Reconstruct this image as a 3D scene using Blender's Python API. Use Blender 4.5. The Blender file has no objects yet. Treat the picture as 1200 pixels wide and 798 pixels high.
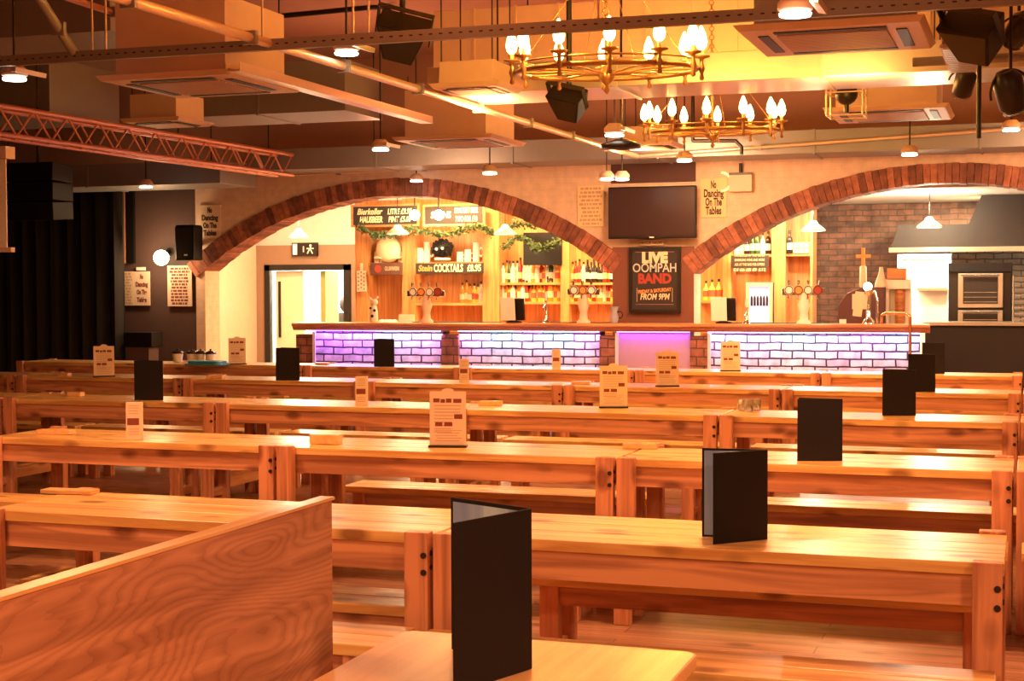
import bpy, bmesh, math, random
from mathutils import Vector, Matrix, Euler
random.seed(7)
PI=math.pi
S=bpy.context.scene
COL=S.collection
# ---------------------------------------------------------------- camera
F_PX,PITCH,ROLL,YAW,CH=1772,-.0346,-.0032,-.3306,1.623
Fv=Vector((math.sin(YAW)*math.cos(PITCH),math.cos(YAW)*math.cos(PITCH),math.sin(PITCH)))
Rv=Vector((math.cos(YAW),-math.sin(YAW),0)); Uv=Rv.cross(Fv)
R2=Rv*math.cos(ROLL)+Uv*math.sin(ROLL); U2=-Rv*math.sin(ROLL)+Uv*math.cos(ROLL)
cam=bpy.data.cameras.new('camera'); cam.sensor_width=36; cam.lens=F_PX/1200*36; cam.clip_end=200
co=bpy.data.objects.new('camera',cam); COL.objects.link(co)
co.matrix_world=Matrix(((R2.x,U2.x,-Fv.x,0),(R2.y,U2.y,-Fv.y,0),(R2.z,U2.z,-Fv.z,CH),(0,0,0,1)))
S.camera=co
def at(x,y,Y):
    d=Fv+R2*((x-600)/F_PX)-U2*((y-399)/F_PX)
    p=Vector((0,0,CH))+d*(Y/d.y); return p
def atz(x,y,Z):
    d=Fv+R2*((x-600)/F_PX)-U2*((y-399)/F_PX)
    return Vector((0,0,CH))+d*((Z-CH)/d.z)
# ---------------------------------------------------------------- world, exposure, lights
W=bpy.data.worlds.new('world'); S.world=W; W.use_nodes=True
W.node_tree.nodes['Background'].inputs[0].default_value=(.9,.35,.15,1)
W.node_tree.nodes['Background'].inputs[1].default_value=.05
S.view_settings.view_transform='Standard'; S.view_settings.look='None'; S.view_settings.gamma=1
S.view_settings.use_curve_mapping=False
S.view_settings.exposure=0.0
WARM=(1,.43,.17)
def area(name,loc,size,power,color,rot=(0,0,0),sizey=None,spread=PI):
    l=bpy.data.lights.new(name,'AREA'); l.energy=power; l.color=color; l.size=size
    l.spread=spread
    if sizey: l.shape='RECTANGLE'; l.size_y=sizey
    o=bpy.data.objects.new(name,l); o.location=loc; o.rotation_euler=rot; COL.objects.link(o); return o
def point(name,loc,power,color,r=.05):
    l=bpy.data.lights.new(name,'POINT'); l.energy=power; l.color=color; l.shadow_soft_size=r
    o=bpy.data.objects.new(name,l); o.location=loc; COL.objects.link(o); return o
# fill lights facing down, added without fixtures over the tables and behind the viewer
for i,(x,y,p) in enumerate([(-1.0,-1.5,270),(-4.5,-1.0,100),(1.6,1.5,170),(-3.6,2.6,100),(-1.0,6.6,110),(-4.6,6.4,110),
                            (1.6,6.6,90),(1.8,11.5,80),(-1.6,14.6,150),(-4.4,14.9,35),(-4.2,10.6,45)]):
    area('hall_fill_light',(x,y,2.98),.5,p*.82,WARM)
for x,p in ((-6.6,30),(-3.6,75),(.6,80)):
    area('wall_wash_lamp',(x,15.9,3.0),.6,p,(1,.5,.24),(math.radians(42),0,0))
# red-orange fill lights facing up, added to brighten the ceiling
for x,y,p,c in [(-1.0,5.6,60,(1,.36,.10)),(-4.2,11.6,75,(1,.28,.09)),(-1.2,11.0,75,(1,.45,.10)),(2.2,9.5,45,(1,.36,.16)),(-3.4,6.8,50,(1,.26,.08)),(.6,14.6,55,(1,.42,.12)),(-6.6,15.2,25,(1,.4,.2)),(-4.0,15.6,60,(1,.36,.12))]:
    area('ceiling_fill_light',(x,y,2.92),.35,p,c,(PI,0,0))
# bar interior and kitchen
for x,y,p in [(-10.4,21.2,150),(-7.4,19.2,170),(-5.6,19.2,170),(-3.4,19.2,85),(-.8,20.6,120),(1.2,20.4,150)]:
    area('bar_ceiling_lamp',(x,y,3.2 if x<-4.9 else 2.74),.5,p,(1,.55,.2) if x<-3 else (1,.74,.42))
# ---------------------------------------------------------------- materials
def nd(nt,t,**k):
    n=nt.nodes.new(t)
    for a,b in k.items(): setattr(n,a,b)
    return n
def mat(name,c,rough=.6,metal=0,emit=None,es=1,alpha=None,trans=0,bump=0,spec=None):
    m=bpy.data.materials.new(name); m.use_nodes=True; nt=m.node_tree; b=nt.nodes['Principled BSDF']
    b.inputs['Base Color'].default_value=(*c,1); b.inputs['Roughness'].default_value=rough; b.inputs['Metallic'].default_value=metal
    if spec is not None: b.inputs['Specular IOR Level'].default_value=spec
    if trans: b.inputs['Transmission Weight'].default_value=trans
    if emit: b.inputs['Emission Color'].default_value=(*emit,1); b.inputs['Emission Strength'].default_value=es
    # slight procedural mottling so no surface is perfectly flat
    tc=nd(nt,'ShaderNodeTexCoord'); n=nd(nt,'ShaderNodeTexNoise'); n.inputs['Scale'].default_value=9; n.inputs['Detail'].default_value=4
    nt.links.new(tc.outputs['Object'],n.inputs['Vector'])
    mx=nd(nt,'ShaderNodeMix',data_type='RGBA',blend_type='MULTIPLY'); mx.inputs[0].default_value=.35
    mx.inputs[6].default_value=(*c,1); nt.links.new(n.outputs['Fac'],mx.inputs[7])
    mr=nd(nt,'ShaderNodeMix',data_type='RGBA'); 
    g=nd(nt,'ShaderNodeMapRange'); g.inputs['To Min'].default_value=.75; g.inputs['To Max'].default_value=1.15
    nt.links.new(n.outputs['Fac'],g.inputs['Value']); nt.links.new(g.outputs[0],mx.inputs[7])
    nt.links.new(mx.outputs[2],b.inputs['Base Color'])
    if bump:
        bp=nd(nt,'ShaderNodeBump'); bp.inputs['Strength'].default_value=bump; bp.inputs['Distance'].default_value=.01
        nt.links.new(n.outputs['Fac'],bp.inputs['Height']); nt.links.new(bp.outputs[0],b.inputs['Normal'])
    return m
def wood(name,c1,c2,rough=.4,axis='X',fine=14,knots=True,per_obj=True,cath=False,planks=None):
    m=bpy.data.materials.new(name); m.use_nodes=True; nt=m.node_tree; b=nt.nodes['Principled BSDF']; L=nt.links.new
    tc=nd(nt,'ShaderNodeTexCoord'); v=tc.outputs['Object']
    if per_obj:
        oi=nd(nt,'ShaderNodeObjectInfo'); a=nd(nt,'ShaderNodeVectorMath',operation='SCALE'); a.inputs[0].default_value=(37,53,71)
        L(oi.outputs['Random'],a.inputs['Scale']); ad=nd(nt,'ShaderNodeVectorMath',operation='ADD'); L(v,ad.inputs[0]); L(a.outputs[0],ad.inputs[1]); v=ad.outputs[0]
    mp=nd(nt,'ShaderNodeMapping'); sc=[fine]*3; sc['XYZ'.index(axis)]=fine*.055; mp.inputs['Scale'].default_value=sc; L(v,mp.inputs['Vector'])
    n=nd(nt,'ShaderNodeTexNoise'); n.inputs['Scale'].default_value=1.6; n.inputs['Detail'].default_value=7; n.inputs['Distortion'].default_value=.8
    L(mp.outputs[0],n.inputs['Vector'])
    r=nd(nt,'ShaderNodeValToRGB'); r.color_ramp.elements[0].position=.36; r.color_ramp.elements[1].position=.60
    r.color_ramp.elements[0].color=(*c2,1); r.color_ramp.elements[1].color=(*c1,1)
    L(n.outputs['Fac'],r.inputs['Fac']); out=r.outputs['Color']
    if cath:
        mp2=nd(nt,'ShaderNodeMapping'); mp2.inputs['Rotation'].default_value=(.32,0,0); mp2.inputs['Scale'].default_value=(2,.9,3.0); L(v,mp2.inputs['Vector'])
        w=nd(nt,'ShaderNodeTexNoise'); w.inputs['Scale'].default_value=1.3; w.inputs['Detail'].default_value=1.2; w.inputs['Distortion'].default_value=.6; L(mp2.outputs[0],w.inputs['Vector'])
        m1=nd(nt,'ShaderNodeMath',operation='MULTIPLY'); m1.inputs[1].default_value=40; L(w.outputs['Fac'],m1.inputs[0])
        n9=nd(nt,'ShaderNodeMath',operation='MULTIPLY_ADD'); L(n.outputs['Fac'],n9.inputs[0]); n9.inputs[1].default_value=2.2; L(m1.outputs[0],n9.inputs[2])
        m2=nd(nt,'ShaderNodeMath',operation='FRACT'); L(n9.outputs[0],m2.inputs[0])
        r2=nd(nt,'ShaderNodeValToRGB'); r2.color_ramp.elements[0].position=.0; r2.color_ramp.elements[0].color=(.6,.5,.5,1); r2.color_ramp.elements[1].position=.55; r2.color_ramp.elements[1].color=(1,1,1,1)
        e3=r2.color_ramp.elements.new(.97); e3.color=(.85,.8,.8,1)
        L(m2.outputs[0],r2.inputs['Fac']); x=nd(nt,'ShaderNodeMix',data_type='RGBA',blend_type='MULTIPLY'); x.inputs[0].default_value=.7; L(out,x.inputs[6]); L(r2.outputs[0],x.inputs[7]); out=x.outputs[2]
    if knots:
        mp3=nd(nt,'ShaderNodeMapping'); s3=[7]*3; s3['XYZ'.index(axis)]=3.6; mp3.inputs['Scale'].default_value=s3; L(v,mp3.inputs['Vector'])
        vo=nd(nt,'ShaderNodeTexVoronoi'); vo.inputs['Scale'].default_value=1; L(mp3.outputs[0],vo.inputs['Vector'])
        r3=nd(nt,'ShaderNodeValToRGB'); r3.color_ramp.elements[0].position=.14; r3.color_ramp.elements[0].color=(.22,.1,.07,1); r3.color_ramp.elements[1].position=.30; r3.color_ramp.elements[1].color=(1,1,1,1)
        L(vo.outputs['Distance'],r3.inputs['Fac']); x=nd(nt,'ShaderNodeMix',data_type='RGBA',blend_type='MULTIPLY'); x.inputs[0].default_value=.75; L(out,x.inputs[6]); L(r3.outputs[0],x.inputs[7]); out=x.outputs[2]
    if planks:
        br=nd(nt,'ShaderNodeTexBrick'); br.inputs['Scale'].default_value=1; br.inputs['Brick Width'].default_value=planks[0]; br.inputs['Row Height'].default_value=planks[1]
        br.inputs['Mortar Size'].default_value=.003; br.inputs['Color1'].default_value=(1,1,1,1); br.inputs['Color2'].default_value=(.72,.72,.72,1); br.inputs['Mortar'].default_value=(.15,.12,.1,1)
        L(tc.outputs['Object'],br.inputs['Vector']); x=nd(nt,'ShaderNodeMix',data_type='RGBA',blend_type='MULTIPLY'); x.inputs[0].default_value=1; L(out,x.inputs[6]); L(br.outputs[0],x.inputs[7]); out=x.outputs[2]
    L(out,b.inputs['Base Color']); b.inputs['Roughness'].default_value=rough
    bp=nd(nt,'ShaderNodeBump'); bp.inputs['Strength'].default_value=.12; bp.inputs['Distance'].default_value=.004; L(n.outputs['Fac'],bp.inputs['Height']); L(bp.outputs[0],b.inputs['Normal'])
    return m
def brick(name,c1,c2,mort,w=.225,h=.075,ms=.008,plane='XZ',bump=.6,rough=.8,var=.5):
    m=bpy.data.materials.new(name); m.use_nodes=True; nt=m.node_tree; b=nt.nodes['Principled BSDF']; L=nt.links.new
    tc=nd(nt,'ShaderNodeTexCoord'); sp=nd(nt,'ShaderNodeSeparateXYZ'); cb=nd(nt,'ShaderNodeCombineXYZ'); L(tc.outputs['Object'],sp.inputs[0])
    L(sp.outputs['XYZ'.index(plane[0])],cb.inputs[0]); L(sp.outputs['XYZ'.index(plane[1])],cb.inputs[1])
    n=nd(nt,'ShaderNodeTexNoise'); n.inputs['Scale'].default_value=5; n.inputs['Detail'].default_value=3; L(tc.outputs['Object'],n.inputs['Vector'])
    mx0=nd(nt,'ShaderNodeMix',data_type='VECTOR'); mx0.inputs[0].default_value=.03; L(cb.outputs[0],mx0.inputs[4]); L(n.outputs['Color'],mx0.inputs[5])
    br=nd(nt,'ShaderNodeTexBrick'); br.inputs['Scale'].default_value=1; br.inputs['Brick Width'].default_value=w; br.inputs['Row Height'].default_value=h
    br.inputs['Mortar Size'].default_value=ms; br.inputs['Mortar Smooth'].default_value=.2; br.inputs['Bias'].default_value=-.1
    br.inputs['Color1'].default_value=(*c1,1); br.inputs['Color2'].default_value=(*c2,1); br.inputs['Mortar'].default_value=(*mort,1)
    L(mx0.outputs[1],br.inputs['Vector'])
    n2=nd(nt,'ShaderNodeTexNoise'); n2.inputs['Scale'].default_value=9; n2.inputs['Detail'].default_value=5; L(tc.outputs['Object'],n2.inputs['Vector'])
    g=nd(nt,'ShaderNodeMapRange'); g.inputs['From Min'].default_value=.3; g.inputs['From Max'].default_value=.7; g.inputs['To Min'].default_value=1-var; g.inputs['To Max'].default_value=1.1; L(n2.outputs['Fac'],g.inputs['Value'])
    x=nd(nt,'ShaderNodeMix',data_type='RGBA',blend_type='MULTIPLY'); x.inputs[0].default_value=1; L(br.outputs['Color'],x.inputs[6]); L(g.outputs[0],x.inputs[7]); L(x.outputs[2],b.inputs['Base Color'])
    iv=nd(nt,'ShaderNodeMath',operation='SUBTRACT'); iv.inputs[0].default_value=1; L(br.outputs['Fac'],iv.inputs[1])
    bp=nd(nt,'ShaderNodeBump'); bp.inputs['Strength'].default_value=bump; bp.inputs['Distance'].default_value=.02; L(iv.outputs[0],bp.inputs['Height']); L(bp.outputs[0],b.inputs['Normal'])
    b.inputs['Roughness'].default_value=rough
    return m
def island(name,c1,c2,rough=.8):
    m=bpy.data.materials.new(name); m.use_nodes=True; nt=m.node_tree; b=nt.nodes['Principled BSDF']; L=nt.links.new
    g=nd(nt,'ShaderNodeNewGeometry'); r=nd(nt,'ShaderNodeValToRGB'); r.color_ramp.elements[0].color=(*c1,1); r.color_ramp.elements[1].color=(*c2,1)
    L(g.outputs['Random Per Island'],r.inputs['Fac'])
    tc=nd(nt,'ShaderNodeTexCoord'); n=nd(nt,'ShaderNodeTexNoise'); n.inputs['Scale'].default_value=14; n.inputs['Detail'].default_value=6; L(tc.outputs['Object'],n.inputs['Vector'])
    gg=nd(nt,'ShaderNodeMapRange'); gg.inputs['From Min'].default_value=.35; gg.inputs['From Max'].default_value=.65; gg.inputs['To Min'].default_value=.6; gg.inputs['To Max'].default_value=1.1; L(n.outputs['Fac'],gg.inputs['Value'])
    x=nd(nt,'ShaderNodeMix',data_type='RGBA',blend_type='MULTIPLY'); x.inputs[0].default_value=1; L(r.outputs[0],x.inputs[6]); L(gg.outputs[0],x.inputs[7]); L(x.outputs[2],b.inputs['Base Color'])
    b.inputs['Roughness'].default_value=rough; return m
M={}
M['top']=wood('varnished_pine_top',(.86,.58,.24),(.60,.31,.11),.3,'X')
M['pine']=wood('pine',(.74,.37,.21),(.42,.18,.11),.45,'X')
M['pinez']=wood('pine_upright',(.72,.34,.20),(.42,.17,.10),.45,'Z')
M['piney']=wood('pine_crosswise',(.74,.40,.21),(.54,.25,.12),.45,'Y')
M['topy']=wood('varnished_oak_top',(.86,.55,.27),(.76,.42,.18),.3,'Y',knots=False)
M['oak']=wood('oak_veneer',(.62,.31,.20),(.42,.19,.12),.35,'Y',fine=16,knots=False,cath=True)
M['floor']=wood('floor_boards',(.44,.24,.16),(.26,.13,.08),.33,'X',per_obj=False,planks=(1.8,.14))
M['barwood']=wood('dark_bar_wood',(.62,.27,.11),(.40,.15,.06),.3,'X',knots=False)
M['shelfwood']=wood('back_bar_wood',(.68,.33,.13),(.48,.2,.07),.4,'Z',knots=False)
M['shelfwoodx']=wood('back_bar_shelf_wood',(.68,.33,.13),(.48,.2,.07),.4,'X',knots=False)
M['white']=mat('cream_plaster',(.80,.62,.46),.8,bump=.25)
M['whitewall']=mat('white_plaster',(.82,.78,.70),.8)
M['dark']=mat('dark_wall_paint',(.045,.03,.03),.8)
M['plum']=mat('plum_wall_paint',(.10,.055,.05),.8)
M['brown']=mat('brown_wall_paint',(.34,.2,.13),.8)
M['slab']=mat('ceiling_slab',(.36,.19,.13),.85,bump=.3)
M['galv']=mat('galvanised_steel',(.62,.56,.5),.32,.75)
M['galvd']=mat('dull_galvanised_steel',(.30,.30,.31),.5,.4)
M['casing']=mat('cassette_plastic',(.62,.45,.36),.5)
M['conduit']=mat('conduit_steel',(.75,.6,.45),.35,.6)
M['black']=mat('black_plastic',(.008,.006,.006),.5,spec=.3)
M['blackm']=mat('black_metal',(.03,.025,.022),.4,.5)
M['folder']=mat('black_leatherette',(.011,.009,.012),.6,spec=.25)
M['blue']=wood('blue_printed_inner',(.45,.7,1.0),(.02,.06,.5),.4,'Z',fine=5,knots=False,per_obj=False)
M['paper']=mat('cream_paper',(.78,.62,.48),.7)
M['paperw']=mat('white_paper',(.9,.88,.82),.7)
M['ink']=mat('dark_red_ink',(.22,.05,.035),.8)
M['inkl']=mat('pale_brown_ink',(.55,.36,.24),.8)
M['inkd']=mat('dark_ink',(.08,.045,.03),.8)
M['iron']=mat('gilded_iron',(.42,.22,.09),.4,.7)
M['bolt']=mat('bolt_steel',(.05,.035,.03),.4,.6)
M['truss']=mat('aluminium_truss',(.72,.34,.25),.35,.5)
M['chalk']=mat('chalkboard',(.03,.022,.02),.7)
M['cream']=mat('cream_lettering',(.85,.75,.5),.6)
M['greyl']=mat('pale_blue_grey_lettering',(.55,.62,.6),.6)
M['redl']=mat('red_lettering',(.38,.05,.03),.6)
M['orangel']=mat('orange_lettering',(.85,.35,.1),.6)
M['arch']=island('arch_brick',(.17,.06,.04),(.47,.17,.10))
M['wallbrick']=brick('kitchen_brown_brick',(.30,.14,.09),(.15,.09,.07),(.13,.09,.07),var=.45)
M['whitebrick']=brick('kitchen_cream_brick',(.9,.84,.66),(.78,.68,.5),(.3,.25,.18),var=.2)
M['barbrick']=brick('white_bar_brick',(.86,.84,.88),(.62,.58,.72),(.06,.04,.07),w=.25,h=.088,ms=.010,var=.45,bump=1)
M['pierbrick']=brick('red_bar_brick',(.42,.16,.1),(.25,.1,.07),(.1,.06,.05),w=.17,h=.10)
M['brickface']=brick('painted_wall_brick',(.74,.55,.42),(.73,.54,.41),(.69,.5,.38),ms=.004,var=.1,bump=.12)
M['steel']=mat('brushed_steel',(.6,.55,.5),.3,.8)
M['hood']=mat('hood_steel',(.035,.024,.02),.6,.2)
M['chrome']=mat('chrome',(.85,.82,.78),.12,1)
M['copper']=mat('copper_pipe',(.85,.42,.2),.25,.9)
M['glass']=mat('clear_glass',(.95,.95,.92),.05,0,trans=.9)
M['bulb']=mat('lit_candle_bulb',(1,.8,.4),.3,emit=(1,.72,.25),es=14)
M['halo']=mat('lit_bulb_core',(1,.8,.4),.3,emit=(1,.78,.38),es=60)
M['globe']=mat('lit_globe_glass',(1,.9,.7),.3,emit=(1,.8,.45),es=14)
M['spot']=mat('lit_spot_lens',(1,.9,.8),.3,emit=(1,.88,.72),es=14)
M['green']=mat('garland_leaf',(.05,.085,.025),.8)
M['bluetray']=mat('blue_plastic',(.05,.35,.6),.4)
M['candle']=mat('candle_sleeve',(.8,.6,.3),.5)
M['screen']=mat('projection_cloth',(.75,.68,.6),.8)
# ---------------------------------------------------------------- mesh helpers
class MB:
    def __init__(s): s.v=[];s.f=[];s.m=[];s.sm=[]
    def add(s,vs,fs,mi=0,smooth=False):
        n=len(s.v); s.v+= [tuple(v) for v in vs]; s.f+=[[i+n for i in f] for f in fs]; s.m+=[mi]*len(fs); s.sm+=[smooth]*len(fs); return s
    def box(s,a,b,mi=0,rot=None,piv=None):
        x0,y0,z0=a;x1,y1,z1=b
        vs=[Vector(p) for p in ((x0,y0,z0),(x1,y0,z0),(x1,y1,z0),(x0,y1,z0),(x0,y0,z1),(x1,y0,z1),(x1,y1,z1),(x0,y1,z1))]
        if rot:
            c=Vector(piv) if piv else sum(vs,Vector())/8; R=Euler(rot).to_matrix(); vs=[c+R@(v-c) for v in vs]
        return s.add(vs,[(0,3,2,1),(4,5,6,7),(0,1,5,4),(1,2,6,5),(2,3,7,6),(3,0,4,7)],mi)
    def cbox(s,c,d,mi=0,rot=None):
        return s.box([c[i]-d[i]/2 for i in range(3)],[c[i]+d[i]/2 for i in range(3)],mi,rot,c)
    def cyl(s,p0,p1,r0,r1=None,seg=10,mi=0,smooth=True,cap=True):
        p0=Vector(p0);p1=Vector(p1); r1=r0 if r1 is None else r1
        d=(p1-p0).normalized(); u=d.orthogonal().normalized(); w=d.cross(u)
        vs=[];
        for p,r in((p0,r0),(p1,r1)):
            for i in range(seg):
                a=2*PI*i/seg; vs.append(p+u*math.cos(a)*r+w*math.sin(a)*r)
        s.add(vs,[(i,(i+1)%seg,seg+(i+1)%seg,seg+i) for i in range(seg)],mi,smooth)
        if cap: s.add([vs[i] for i in range(seg)][::-1],[tuple(range(seg))],mi); s.add(vs[seg:],[tuple(range(seg))],mi)
        return s
    def tube(s,pts,r,seg=8,mi=0):
        for a,b in zip(pts,pts[1:]): s.cyl(a,b,r,seg=seg,mi=mi)
        for p in pts[1:-1]: s.sph(p,r,6,4,mi)
        return s
    def lathe(s,prof,c=(0,0,0),seg=14,mi=0,sc=(1,1)):
        vs=[];n=len(prof)
        for r,z in prof:
            for i in range(seg):
                a=2*PI*i/seg; vs.append((c[0]+r*sc[0]*math.cos(a),c[1]+r*sc[1]*math.sin(a),c[2]+z))
        fs=[(k*seg+i,k*seg+(i+1)%seg,(k+1)*seg+(i+1)%seg,(k+1)*seg+i) for k in range(n-1) for i in range(seg)]
        s.add(vs,fs,mi,True)
        s.add(vs[:seg][::-1],[tuple(range(seg))],mi); s.add(vs[-seg:],[tuple(range(seg))],mi); return s
    def sph(s,c,r,seg=12,rings=7,mi=0,sc=(1,1,1)):
        pr=[(max(1e-4,r*math.sin(PI*k/rings)),-r*math.cos(PI*k/rings)) for k in range(rings+1)]
        pr=[(a,b*sc[2]) for a,b in pr]; return s.lathe(pr,c,seg,mi,(sc[0],sc[1]))
    def torus(s,c,R,r,seg=32,s2=8,mi=0,arc=2*PI,rot=None):
        vs=[];n=seg+(0 if arc>=2*PI-1e-6 else 1); Rm=Euler(rot).to_matrix() if rot else Matrix.Identity(3)
        for i in range(n):
            a=arc*i/seg
            for j in range(s2):
                b=2*PI*j/s2; v=Rm@Vector(((R+r*math.cos(b))*math.cos(a),(R+r*math.cos(b))*math.sin(a),r*math.sin(b))); vs.append(Vector(c)+v)
        fs=[]
        for i in range(seg):
            k=(i+1)%n
            for j in range(s2): fs.append((i*s2+j,k*s2+j,k*s2+(j+1)%s2,i*s2+(j+1)%s2))
        return s.add(vs,fs,mi,True)
    def prism(s,poly,y0,y1,mi=0):   # poly in XZ
        n=len(poly); vs=[(x,y0,z) for x,z in poly]+[(x,y1,z) for x,z in poly]
        fs=[tuple(range(n)),tuple(range(2*n-1,n-1,-1))]+[(i,n+i,n+(i+1)%n,(i+1)%n) for i in range(n)]
        return s.add(vs,fs,mi)
    def build(s,name,mats,parent=None,loc=None,rotz=0,bevel=0,kind=None):
        me=bpy.data.meshes.new(name); me.from_pydata(s.v,[],s.f)
        if not isinstance(mats,(list,tuple)): mats=[mats]
        for m in mats: me.materials.append(M[m] if isinstance(m,str) else m)
        me.polygons.foreach_set('material_index',s.m); me.polygons.foreach_set('use_smooth',s.sm)
        bm=bmesh.new(); bm.from_mesh(me); bmesh.ops.recalc_face_normals(bm,faces=bm.faces)
        bm.to_mesh(me); bm.free(); me.update()
        o=bpy.data.objects.new(name,me); COL.objects.link(o)
        if parent: o.parent=parent
        if loc is not None: o.location=loc
        if rotz: o.rotation_euler=(0,0,rotz)
        if bevel:
            b=o.modifiers.new('bevel','BEVEL'); b.width=bevel; b.segments=2; b.limit_method='ANGLE'
        if kind: o['kind']=kind
        return o
def thing(name,label,cat,loc=(0,0,0),rotz=0,group=None,rot=None):
    o=bpy.data.objects.new(name,None); COL.objects.link(o); o.location=loc; o.rotation_euler=rot or (0,0,rotz)
    o.empty_display_size=.1; o['label']=label; o['category']=cat
    if group: o['group']=group
    return o
def tag(o,label,cat,group=None):
    o['label']=label; o['category']=cat
    if group: o['group']=group
    return o
def dup(root,loc,label,rotz=None,group=None,scale=None):
    r=root.copy(); COL.objects.link(r); r.location=loc; r['label']=label
    if rotz is not None: r.rotation_euler=(0,0,rotz)
    if scale: r.scale=scale
    if group: r['group']=group
    for ch in list(root.children):
        c=ch.copy(); COL.objects.link(c); c.parent=r
        for g in list(ch.children):
            d=g.copy(); COL.objects.link(d); d.parent=c
    return r
def text(name,s,size,loc,m,parent=None,align='CENTER',bold=.0,shear=0,sx=1,ext=.002,rot=(PI/2,0,0),fit=None):
    cu=bpy.data.curves.new(name,'FONT'); cu.body=s; cu.size=size; cu.align_x=align; cu.align_y='CENTER'; cu.offset=bold; cu.shear=shear; cu.extrude=ext
    cu.resolution_u=3
    t=bpy.data.objects.new('tmp_text',cu); COL.objects.link(t)
    dg=bpy.context.evaluated_depsgraph_get(); me=bpy.data.meshes.new_from_object(t.evaluated_get(dg))
    bpy.data.objects.remove(t)
    if fit:
        xs=[v.co.x for v in me.vertices]; sx=fit/(max(xs)-min(xs))
    for v in me.vertices: v.co.x*=sx
    me.materials.clear(); me.materials.append(M[m])
    o=bpy.data.objects.new(name,me); COL.objects.link(o); o.location=loc; o.rotation_euler=rot
    if parent: o.parent=parent
    return o
def struct(mb,name,m,**k): return mb.build(name,m,kind='structure',**k)
# ---------------------------------------------------------------- ROOM
CEIL=4.6; WY=18.0
struct(MB().box((-20,-7,-.1),(9,27,0)),'floor','floor')
struct(MB().box((-20,-7,CEIL),(9,18.4,CEIL+.15)),'ceiling','slab')
struct(MB().box((-16.2,-7,0),(-16,18,CEIL)),'wall_left','dark')
struct(MB().box((7,-7,0),(7.2,27,CEIL)),'wall_right','white')
struct(MB().box((-16,-7.2,0),(7,-7,CEIL)),'wall_behind','white')
XL=-10.70; XP0=-4.86; XP1=-3.85; XR=4.6
# arches: circles in the wall plane
A1=(-7.76,-1.82,4.86,4.64); A2=(-.94,-1.87,4.90,4.68)   # cx, cz, outer r, inner r
def zin(c,x): 
    d=c[3]**2-(x-c[0])**2
    return c[1]+math.sqrt(d) if d>0 else 0
def archwall():
    mb=MB(); y0,y1=WY,WY+.38; zt=3.3
    cuts=[]
    N=44
    segs=[(XP0,XP1,None),(XR,7,None)]
    for c,xa,xb in((A1,XL+.14,XP0),(A2,XP1,1.97)):
        for i in range(N):
            segs.append((xa+(xb-xa)*i/N,xa+(xb-xa)*(i+1)/N,c))
    segs.append((1.97,XR,None)); segs.append((XL,XL+.14,None))
    for a,b,c in segs:
        za=zin(c,a)+.1 if c else 0; zb=zin(c,b)+.1 if c else 0
        mb.add([(a,y0,za),(b,y0,zb),(b,y1,zb),(a,y1,za),(a,y0,zt),(b,y0,zt),(b,y1,zt),(a,y1,zt)],
               [(0,3,2,1),(4,5,6,7),(0,1,5,4),(1,2,6,5),(2,3,7,6),(3,0,4,7)])
    return mb
struct(archwall(),'wall_back','brickface')
struct(MB().box((-16,WY,3.3),(7,WY+.38,CEIL)),'wall_back_upper','slab')
def archring(c,xa,xb):
    mb=MB(); a0=math.acos(max(-1,min(1,(xb-c[0])/c[3]))); a1=math.acos(max(-1,min(1,(xa-c[0])/c[3])))
    n=int((a1-a0)*c[3]/.078)
    for i in range(n):
        t0=a0+(a1-a0)*(i+.04)/n; t1=a0+(a1-a0)*(i+.96)/n; r0=c[3]-.012*random.random(); r1=c[2]+.01*random.random(); yy=WY-.035-.01*random.random()
        ps=[(c[0]+r*math.cos(t),c[1]+r*math.sin(t)) for r,t in((r0,t0),(r0,t1),(r1,t1),(r1,t0))]
        mb.prism(ps,yy,WY+.39)
    return mb
o=archring(A1,XL+.02,XP0).build('trim_1','arch'); o['kind']='structure'
o=archring(A2,XP1,1.97).build('trim_2','arch'); o['kind']='structure'
# pillar between the arches, clad in dark red board
struct(MB().box((XP0-.0,WY-.03,0),(XP1,WY,2.12)),'trim_3',mat('maroon_board',(.20,.07,.045),.6))
struct(MB().box((XP0-.02,WY-.03,2.9),(XP1+.02,WY,3.28)),'trim_4',mat('maroon_board_dark',(.09,.035,.03),.7))
# alcove wall left of the arches and black drapes further left
struct(MB().box((-16,WY+.02,0),(XL,WY+.2,3.3)),'wall_alcove','plum')
p0=at(138,400,17.95); 
t=thing('wall_post','salmon painted wooden post beside the black drapes','post',(p0.x+.09,17.95,0))
MB().box((-.07,-.04,1.98),(.07,.04,3.05)).build('timber',mat('salmon_paint',(.55,.22,.12),.6),t)
MB().box((.08,-.03,1.98),(.2,.02,3.05)).build('black_strip','black',t)  # plain black strip along the right of the timber
mb=MB(); n=60; xa,xb=-15.9,at(138,400,17.4).x
pts=[]
for i in range(n+1):
    x=xa+(xb-xa)*i/n; pts.append((x,17.5+.06*math.sin(i*1.9)))
for (x0,y0),(x1,y1) in zip(pts,pts[1:]):
    mb.add([(x0,y0,0.02),(x1,y1,0.02),(x1,y1,3.1),(x0,y0,3.1),(x0,y0+.03,0.02),(x1,y1+.03,0.02),(x1,y1+.03,3.1),(x0,y0+.03,3.1)],[(0,1,2,3),(5,4,7,6),(3,2,6,7)],smooth=True)
tag(mb.build('drape',mat('black_drape',(.012,.008,.008),.9)),'tall black drapes hanging in folds at the left end of the hall','curtain')
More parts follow.
